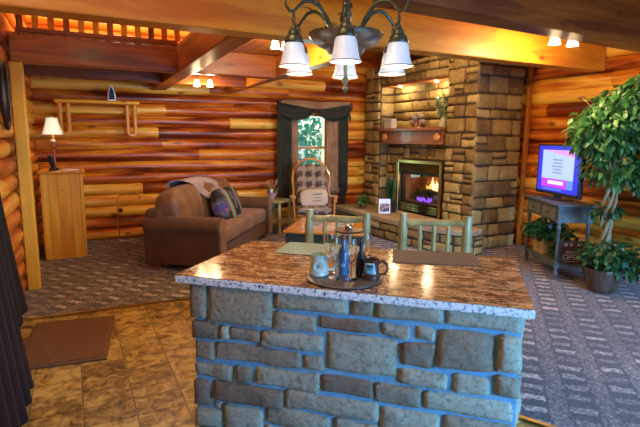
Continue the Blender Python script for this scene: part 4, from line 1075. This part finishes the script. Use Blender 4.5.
# ================================================================== HEARTH ITEMS
ZH = .381
def hp_(name, label, cat, x, y, rz=0): return thing(name, label, cat, (x, y, ZH), rz)
g = hp_('grass_plant', 'tall narrow green grass plant in a dark pot on the hearth', 'potted plant', 4.73, 7.08)
mb = MB(); mb.box((0, 0, .09), (.15, .15, .18)); mb.build('pot', m_iron, g, smooth=False, bevel=.008)
mb = MB(); rr = random.Random(5)
for k in range(170):
    a = rr.uniform(0, 6.28); r0 = rr.uniform(0, .05); r1 = rr.uniform(0, .075); h = rr.uniform(.3, .52); mb.tone = (rr.random(), 0, 0, 1)
    mb.leaf(Vector((r0*math.cos(a), r0*math.sin(a), .17)), Vector((r1*math.cos(a), r1*math.sin(a), h)), Vector((math.sin(a), -math.cos(a), .1)), h, .012, .03)
mb.build('grass_blades', m_ivy, g, norm=False, kind='stuff')
g = hp_('photo_card', 'small framed card with dark figures propped on the hearth', 'picture frame', 4.55, 6.98, math.atan2(-4.5, 7.0)+R(10))
mb = MB(); mb.box((0, .0, .125), (.20, .015, .25), rot=(-.12, 0, 0)); f_ = mb.build('card_frame', m_white, g, smooth=False, bevel=.003)
t_ = NT('card_print'); n_ = t_.noise(t_.mapped(), 22, 3); t_.color(t_.ramp(n_, [(.42, (.03, .02, .02)), (.52, (.25, .12, .10)), (.62, (.5, .38, .33))])); 
mb = MB(); mb.box((0, -.012, .10), (.165, .003, .14), rot=(-.12, 0, 0)); mb.build('print', t_.m, g, smooth=False)
mb = MB(); mb.box((0, .06, .07), (.03, .09, .008), rot=(.9, 0, 0)); mb.build('easel_back', m_blackp, g, smooth=False)
g = hp_('small_potted_plant', 'small bushy green plant at the left end of the hearth', 'potted plant', 4.50, 7.62)
mb = MB(); mb.lathe([(0, 0), (.045, 0), (.06, .08), (.05, .08), (0, .06)], 16); mb.build('pot', m_terra, g)
mb = MB(); foliage(mb, (0, 0, .17), (.13, .13, .10), 170, .055, .035, random.Random(8)); mb.build('leaves', m_leaf, g, norm=False)
# mantel items
def onmantel(s_, d_=.0): 
    p = A+fe*s_+fn*(.02-d_); return (p.x, p.y, 1.56+.2735)
p = onmantel(2.20, .10); g = thing('keepsake_box', 'small white and blue box at the left end of the mantel', 'box', p, ang)
mb = MB(); mb.box((0, 0, .05), (.24, .13, .10)); mb.build('box_body', simple('cream_box', (.5, .46, .36), .6, 0, (.62, .58, .5), 20), g, smooth=False, bevel=.004)
mb = MB(); mb.box((0, 0, .135), (.23, .12, .065)); mb.build('box_lid', simple('blue_white_box', (.3, .34, .42), .6, 0, (.68, .68, .64), 14), g, smooth=False, bevel=.004)
p = onmantel(1.42, .08); g = thing('driftwood_ornament', 'clustered stone mushroom ornament in the middle of the mantel', 'ornament', p, ang)
mb = MB(); mb.tube([(0, 0, 0), (.0, 0, .06), (.01, 0, .13)], [.06, .03, .035], 10); mb.tube([(-.08, 0, 0), (-.09, 0, .08)], [.03, .02], 8); mb.build('stalks', m_darkoak, g)
mb = MB()
for x_, y_, z_, w_ in ((-.09, 0, .185, .15), (.02, .02, .16, .17), (.11, 0, .19, .14), (-.02, -.02, .215, .14), (.08, .02, .10, .1), (-.14, 0, .1, .12)): mb.puff((x_, y_, z_), (w_, .11, .075), .9, .9, 8, 14)
mb.build('caps', simple('taupe_caps', (.20, .15, .12), .7, 0, (.36, .29, .25), 14, .3), g)
p = onmantel(.76, .09); g = thing('greenery_vase', 'pale vase with silvery green foliage at the right end of the mantel', 'vase', p, ang)
mb = MB(); mb.lathe([(0, 0), (.06, 0), (.075, .04), (.07, .10), (.04, .16), (.045, .18), (.036, .18), (.03, .15), (0, .1)], 18); mb.build('vase_body', simple('mottled_vase', (.32, .34, .2), .4, 0, (.5, .48, .36), 16), g)
mb = MB(); foliage(mb, (0, .02, .34), (.10, .10, .17), 190, .08, .035, random.Random(18), droop=.1); mb.build('foliage', m_pale, g, norm=False)

# ================================================================== TV STAND
ts = Vector((.48, .88)).normalized(); tang = math.atan2(ts.y, ts.x)   # local x along front (away), local y = (-ts.y, ts.x) = front
tf = Vector((-ts.y, ts.x)); TC = Vector((5.095, 4.275))-tf*.215
st = thing('console_table', 'grey painted console table with two drawers and turned legs by the right wall', 'table', (TC.x, TC.y, .012), tang)
TL, TD, TH = 1.00, .40, .90
mb = MB(); mb.box((0, 0, TH-.012), (TL+.06, TD+.05, .025)); mb.build('table_top', m_tin, st, smooth=False, bevel=.006)
mb = MB(); mb.box((0, 0, TH-.12), (TL-.04, TD-.02, .19)); mb.build('apron', m_tin, st, smooth=False, bevel=.004)
for s in (-1, 1):
    mb = MB(); mb.box((s*.225, TD/2-.005, TH-.12), (.40, .018, .13)); dr = mb.build('drawer', simple('grey_brown_drawer', (.10, .10, .09), .45, 0, (.16, .155, .14), 10), st, smooth=False, bevel=.006)
    mb = MB(); mb.puff((s*.225, TD/2+.018, TH-.12), (.07, .02, .018), .8, .8, 8, 12); mb.build('drawer_pull', m_iron, dr)
for a in (-1, 1):
    for b in (-1, 1):
        mb = MB(); x_, y_ = a*(TL/2-.035), b*(TD/2-.035)
        mb.box((x_, y_, TH-.12), (.055, .055, .20)); mb.lathe([(.0, 0), (.018, 0), (.022, .05), (.03, .10), (.018, .12), (.024, .14)], 12, (x_, y_, 0))
        mb.box((x_, y_, .175), (.055, .055, .07)); mb.lathe([(.022, .21), (.016, .24), (.026, .27), (.02, .32), (.018, .5), (.022, .60), (.028, .63), (.018, .65), (.026, .69)], 12, (x_, y_, 0)); mb.build('leg', m_tin, st, angle=50)
mb = MB(); mb.box((0, 0, .175), (TL-.04, TD-.03, .022)); mb.build('lower_shelf', m_tin, st, smooth=False, bevel=.004)
mb = MB(); mb.prism([(-.44, 0), (-.3, -.015), (-.15, -.045), (0, -.055), (.15, -.045), (.3, -.015), (.44, 0), (.44, .03), (-.44, .03)], -.008, .008, M=Matrix.Translation((0, TD/2-.03, .155)) @ Matrix.Rotation(PI/2, 4, 'X')); mb.build('scalloped_skirt', m_tin, st, smooth=False)
def stw(lx, ly, z): return (TC.x+ts.x*lx+tf.x*ly, TC.y+ts.y*lx+tf.y*ly, z)
# TV
TVW, TVH = .93, .57
tv = thing('television', 'flat television with white and magenta advert on screen standing on the console', 'television', stw(0.04, -.0, .012+TH+.002), tang+R(9))
mb = MB(); mb.box((0, 0, .06+TVH/2+.02), (TVW, .05, TVH+.06)); mb.build('bezel', simple('tv_bezel', (.008, .010, .03), .25), tv, smooth=False, bevel=.008)
mb = MB(); mb.box((0, -.035, .30), (TVW*.7, .05, .34)); mb.build('rear_housing', m_blackp, tv, smooth=False, bevel=.01)
m_sb = emis('screen_blue', (.02, .03, .75), 1.0); m_sw = emis('screen_white', (.42, .55, 1), 1.1); m_sm = emis('screen_magenta', (.50, .04, .80), 1.1); m_sp = emis('screen_pink', (.8, .3, .8), 1.1); m_sg = emis('screen_grey', (.2, .25, .42), 1.0); m_slb = emis('screen_lightblue', (.12, .25, .95), 1.1)
zs = .09
scr = MB(); scr.box((0, .027, zs+TVH/2), (TVW-.07, .004, TVH)); scr = scr.build('screen', m_sb, tv, smooth=False)
# seen from the front (local +y), local -x is image right
pw = TVW-.26
mb = MB(); mb.box((0, .030, zs+.34), (pw, .002, .36)); mb.build('advert_panel', m_sw, scr, smooth=False)
mb = MB(); mb.box((.06, .030, zs+.105), (pw-.12, .002, .11)); mb.build('magenta_banner', m_sm, scr, smooth=False)
mb = MB(); mb.box((-pw/2+.06, .030, zs+.105), (.12, .002, .11)); mb.build('blue_banner', m_slb, scr, smooth=False)
mb = MB(); mb.faces([(pw/2-.02, .032, zs+.515), (-pw/2, .032, zs+.515), (-pw/2, .032, zs+.44), (-pw/4, .032, zs+.455), (0.02, .032, zs+.48)], [(0, 1, 2, 3, 4)]); mb.build('pink_swoosh', m_sp, scr, smooth=False)
for k, (w_, z_) in enumerate(((.2, .40), (.18, .36), (.22, .32), (.16, .28), (.2, .24))):
    mb = MB(); rr = random.Random(k); x_ = w_/2
    while x_ > -w_/2:
        l_ = rr.uniform(.012, .03); mb.box((x_-l_/2, .0325, zs+z_), (l_, .001, .018)); x_ -= l_+.007
    mb.build('text_line', m_sg, scr, smooth=False)
mb = MB(); rr = random.Random(3); x_ = .18
while x_ > -.15: l_ = rr.uniform(.02, .035); mb.box((x_-l_/2, .0325, zs+.115), (l_, .001, .045)); x_ -= l_+.008
mb.build('banner_text', emis('screen_text', (.8, .8, 1), 1.2), scr, smooth=False)
mb = MB(); rr = random.Random(7); x_ = .3
while x_ > -.12: l_ = rr.uniform(.012, .025); mb.box((x_-l_/2, .0325, zs+.028), (l_, .001, .018)); x_ -= l_+.007
mb.build('caption_text', m_slb, scr, smooth=False)
mb = MB(); mb.box((0, 0, .04), (.12, .03, .08)); mb.puff((0, .0, .008), (.5, .22, .02), .4, .6); mb.build('tv_stand', m_blackp, tv)
light_pt('tv_glow', stw(0.02, .35, 1.35), 1.2, (.35, .45, 1), .15)
# basket, ivy and sign on the lower shelf
zsf = .012+.187
bk = thing('wicker_basket', 'yellow wicker basket on the lower console shelf', 'basket', stw(.20, .02, zsf), tang)
mb = MB()
for k in range(10):
    z_ = .01+k*.022; mb.tube([((.16+.008*k/2)*math.copysign(abs(math.cos(a))**.6, math.cos(a)), (.12)*math.copysign(abs(math.sin(a))**.6, math.sin(a)), z_+.003*math.sin(a*14+k*PI)) for a in [2*PI*j/56 for j in range(56)]], .0115, 6, closed=True)
mb.puff((0, 0, .015), (.32, .24, .02), .3, .5); mb.build('basket_body', m_wick, bk)
def ivy(label, c, rad, n, seed, mat=m_ivy, L=.075):
    t = thing('ivy_plant', label, 'plant', c)
    mb = MB(); rr = random.Random(seed); foliage(mb, (0, 0, rad[2]*.9+.02), rad, n, L, L*.7, rr, shell=.2); mb.build('leaves', mat, t, norm=False)
    mb = MB()
    for k in range(9):
        a = rr.uniform(0, 6.28); mb.tube([(0, 0, 0), (.4*rad[0]*math.cos(a), .4*rad[1]*math.sin(a), rad[2]*.9), (.8*rad[0]*math.cos(a), .8*rad[1]*math.sin(a), rad[2]*1.1)], .004, 5)
    mb.build('stems', m_bark, t); return t
ivy('bushy green ivy rising from the wicker basket', stw(.14, .06, zsf+.19), (.25, .22, .12), 420, 31)
ivy('darker green ivy on the near end of the console shelf behind the sign', stw(-.20, -.04, zsf), (.16, .16, .2), 260, 33)
sg = thing('wooden_sign', 'dark wooden crate sign lettered OPEN on the near end of the console shelf', 'sign', stw(-TL/2+.06, -.03, zsf), tang-PI/2)
# local -y faces -ts ; rz = tang-90 => local x = -tf?... panel spans local x
mb = MB(); mb.box((0, .0, .14), (.32, .02, .28)); mb.build('sign_board', simple('sign_brown', (.04, .022, .018), .6, 0, (.07, .04, .03), 12, .1), sg, smooth=False, bevel=.003)
m_let = simple('sign_lettering', (.55, .42, .38), .7); m_let2 = simple('sign_pink_lettering', (.5, .25, .2), .7)
text('lettering', 'OPEN', .085, m_let, sg, (-.01, -.0125, .085), (PI/2, 0, 0))
text('lettering', 'SEASON', .05, m_let, sg, (.0, -.0125, .145), (PI/2, 0, 0))
mb = MB(); mb.box((-.01, -.0125, .035), (.18, .002, .008)); mb.build('underline', m_let2, sg, smooth=False)
for x_, w_, h_ in ((-.09, .04, .045), (-.03, .035, .045), (.06, .06, .03)):
    mb = MB(); mb.puff((x_, -.012, .235), (w_, .006, h_), .9, .9, 8, 10); mb.build('painted_motif', m_let2, sg)
# outlet
g = thing('wall_outlet', 'white power outlet on the right log wall behind the ficus', 'outlet', (XR-.095, 3.83, .30))
mb = MB(); mb.box((0, 0, 0), (.012, .12, .08)); mb.build('cover_plate', m_white, g, smooth=False, bevel=.003)
mb = MB(); 
for y_ in (-.025, .025): mb.box((-.007, y_, 0), (.004, .03, .035))
mb.build('sockets', simple('socket_grey', (.3, .3, .3), .5), g, smooth=False)

# ================================================================== FICUS
PX, PY = 5.02, 3.33
fc = thing('ficus_tree', 'tall artificial ficus with braided trunk in a dark round pot beside the console', 'potted plant', (PX, PY, .012))
mb = MB(); mb.lathe([(0, 0), (.12, 0), (.145, .04), (.168, .14), (.178, .22), (.186, .25), (.182, .262), (.165, .26), (.16, .22), (0, .22)], 36); mb.build('pot', m_terra, fc)
mb = MB(); mb.lathe([(0, .235), (.16, .235)], 20, cap=False); mb.build('soil', m_mort2, fc)
for k in range(4):
    mb = MB(); pts = []
    for j in range(22):
        z_ = .24+j*.058; a = k*PI/2+j*.42; r_ = .045+.02*math.sin(j*.5+k); pts.append((r_*math.cos(a)+.01*j/22, r_*math.sin(a), z_))
    mb.tube(pts, [.024-.0006*j for j in range(22)], 8); mb.build('stem', m_bark, fc)
mb = MB(); rr = random.Random(77)
for k in range(26):
    a = rr.uniform(0, 6.28); h = rr.uniform(1.25, 1.75); r_ = rr.uniform(.2, .42); mb.tube([(0, 0, h-.1), (.4*r_*math.cos(a), .4*r_*math.sin(a), h+.12), (r_*math.cos(a), r_*math.sin(a), h+rr.uniform(.1, .5))], [.009, .006, .003], 5)
mb.build('branches', m_bark, fc)
mb = MB(); rr = random.Random(78)
for c_, rad, n in (((.08, .0, 1.86), (.36, .36, .36), 1250), ((.32, -.18, 2.10), (.36, .32, .30), 800), ((-.12, .10, 1.72), (.34, .34, .28), 900), ((.02, .0, 1.34), (.33, .33, .20), 430), ((.32, -.2, 1.25), (.24, .24, .16), 220), ((.45, -.28, 1.62), (.38, .38, .42), 800)):
    foliage(mb, c_, rad, n, .088, .046, rr, shell=.15, droop=.7)
mb.build('foliage', m_leaf, fc, norm=False, kind='stuff')
mb = MB(); foliage(mb, (0, -.03, .42), (.26, .26, .16), 380, .085, .05, rr, shell=.2, droop=.3); foliage(mb, (.12, -.12, .32), (.22, .22, .13), 160, .09, .055, rr, shell=.2); foliage(mb, (-.02, .02, .88), (.14, .14, .08), 60, .09, .05, rr)
mb.build('base_ivy', m_ivy, fc, norm=False, kind='stuff')

# ================================================================== OUTDOORS
mb = MB(); mb.box((4, 17, -.6), (40, 16, .1)); tag(mb.build('ground', simple('grass_ground', (.05, .14, .04), .9, 0, (.1, .22, .06), 3), smooth=False), kind='structure')
for k, (x, y, h) in enumerate(((5.1, 12.6, 3.1), (7.3, 14.2, 4.4), (9.4, 15.6, 4.0), (5.0, 15.4, 4.6), (7.0, 17.6, 5.0))):
    lab = ['leafy green tree nearest the back window', 'slim leafy tree right of the nearest one outside the window', 'rightmost leafy tree outside the window', 'leafy tree at the left outside the window', 'farthest leafy tree outside the window'][k]
    t = thing('leafy_tree', lab, 'tree', (x, y, -.55), 0, 'trees outside the window')
    mb = MB(); mb.tube([(0, 0, 0), (.05, 0, h*.5), (.0, .05, h*.9)], [.10, .07, .03], 8); mb.build('trunk', m_bark, t)
    mb = MB(); foliage(mb, (0, 0, h*.62), (1.0, .9, h*.42), 750, .17, .11, random.Random(50+k), shell=.25); mb.build('crown', m_treeleaf, t, norm=False, kind='stuff')

# ================================================================== LIGHT
w = bpy.data.worlds.new('World'); bpy.context.scene.world = w; w.use_nodes = True
wn = w.node_tree.nodes; bg = wn['Background']
sky = wn.new('ShaderNodeTexSky'); sky.sky_type = 'NISHITA'; sky.sun_elevation = R(38); sky.sun_rotation = R(200); sky.sun_disc = False; sky.sun_intensity = .4; sky.air_density = 1.0; sky.dust_density = 1.0
w.node_tree.links.new(sky.outputs[0], bg.inputs[0]); bg.inputs[1].default_value = .26

def area(name, loc, rot, sx_, sy, e, col, spread=PI):
    L = bpy.data.lights.new(name, 'AREA'); L.shape = 'RECTANGLE'; L.size = sx_; L.size_y = sy; L.energy = e; L.color = col
    L.spread = spread; o = bpy.data.objects.new(name, L); COL.objects.link(o); o.location = loc; o.rotation_euler = rot; return o
area('rear_window_daylight', ((RX0+RX1)/2, YF+.06, (RZ0+RZ1)/2), (R(66), 0, 0), RX1-RX0-.1, RZ1-RZ0-.1, 205, (.13, .46, 1.0), R(100))
area('back_window_daylight', ((WX0+WX1)/2, YB+.25, (WZ0+WZ1)/2), (R(-90), 0, 0), WX1-WX0, WZ1-WZ0, 12, (.6, .95, .85))
# kitchen ceiling lamps out of view, plus an added lamp brightening the living room
def flush(label, x, y, e):
    t = thing('ceiling_light', label, 'light fixture', (x, y, ZC))
    mb = MB(); mb.lathe([(0, -.005), (.15, -.005), (.16, -.02), (.14, -.03), (0, -.03)], 24); mb.build('base_ring', m_brass, t)
    mb = MB(); mb.lathe([(.14, -.03), (.13, -.07), (.08, -.10), (0, -.11)], 24, cap=False); mb.build('frosted_dome', emis('lit_dome', (1, .8, .55), 3), t)
    light_pt('ceiling_bulb', (x, y, ZC-.2), e, (1, .70, .36), .12)
flush('round flush ceiling lamp over the kitchen tiles', .1, 1.6, 46)
flush('round flush ceiling lamp over the dining side', 3.9, .9, 14)
flush('added unseen flush lamp brightening the living room before the fireplace', 3.6, 5.6, 80)  # extra lamp, added to lift the living-room brightness
light_pt('loft_lamp', (.6, 6.9, 4.2), 200, (1, .9, .7), .2)

# ================================================================== CAMERA
f_px = 487.3; P_, RO, YAW, H = R(8.81), R(.45), R(25.5), 1.65
cp, sp = math.cos(P_), math.sin(P_); c_, s_ = math.cos(RO), math.sin(RO)
Rc = Matrix(((c_, s_, 0), (-s_, c_, 0), (0, 0, 1))) @ Matrix(((1, 0, 0), (0, sp, cp), (0, -cp, sp)))   # heading frame -> camera
Hm = Matrix(((math.cos(YAW), math.sin(YAW), 0), (-math.sin(YAW), math.cos(YAW), 0), (0, 0, 1)))        # heading -> room
Mw = Hm @ Rc.transposed()
cam = bpy.data.cameras.new('Camera'); cam.sensor_width = 36; cam.lens = f_px/640*36; cam.clip_start = .05; cam.clip_end = 200
co = bpy.data.objects.new('Camera', cam); COL.objects.link(co)
co.matrix_world = Matrix.Translation((0, 0, H)) @ Mw.to_4x4()
sc = bpy.context.scene; sc.camera = co
sc.view_settings.view_transform = 'Standard'; sc.view_settings.look = 'None'; sc.view_settings.gamma = 1; sc.view_settings.use_curve_mapping = False
sc.view_settings.exposure = 0.27
sc.cycles.max_bounces = 8; sc.cycles.diffuse_bounces = 4; sc.cycles.glossy_bounces = 4; sc.cycles.transmission_bounces = 8; sc.cycles.transparent_max_bounces = 8
sc.cycles.sample_clamp_indirect = 6
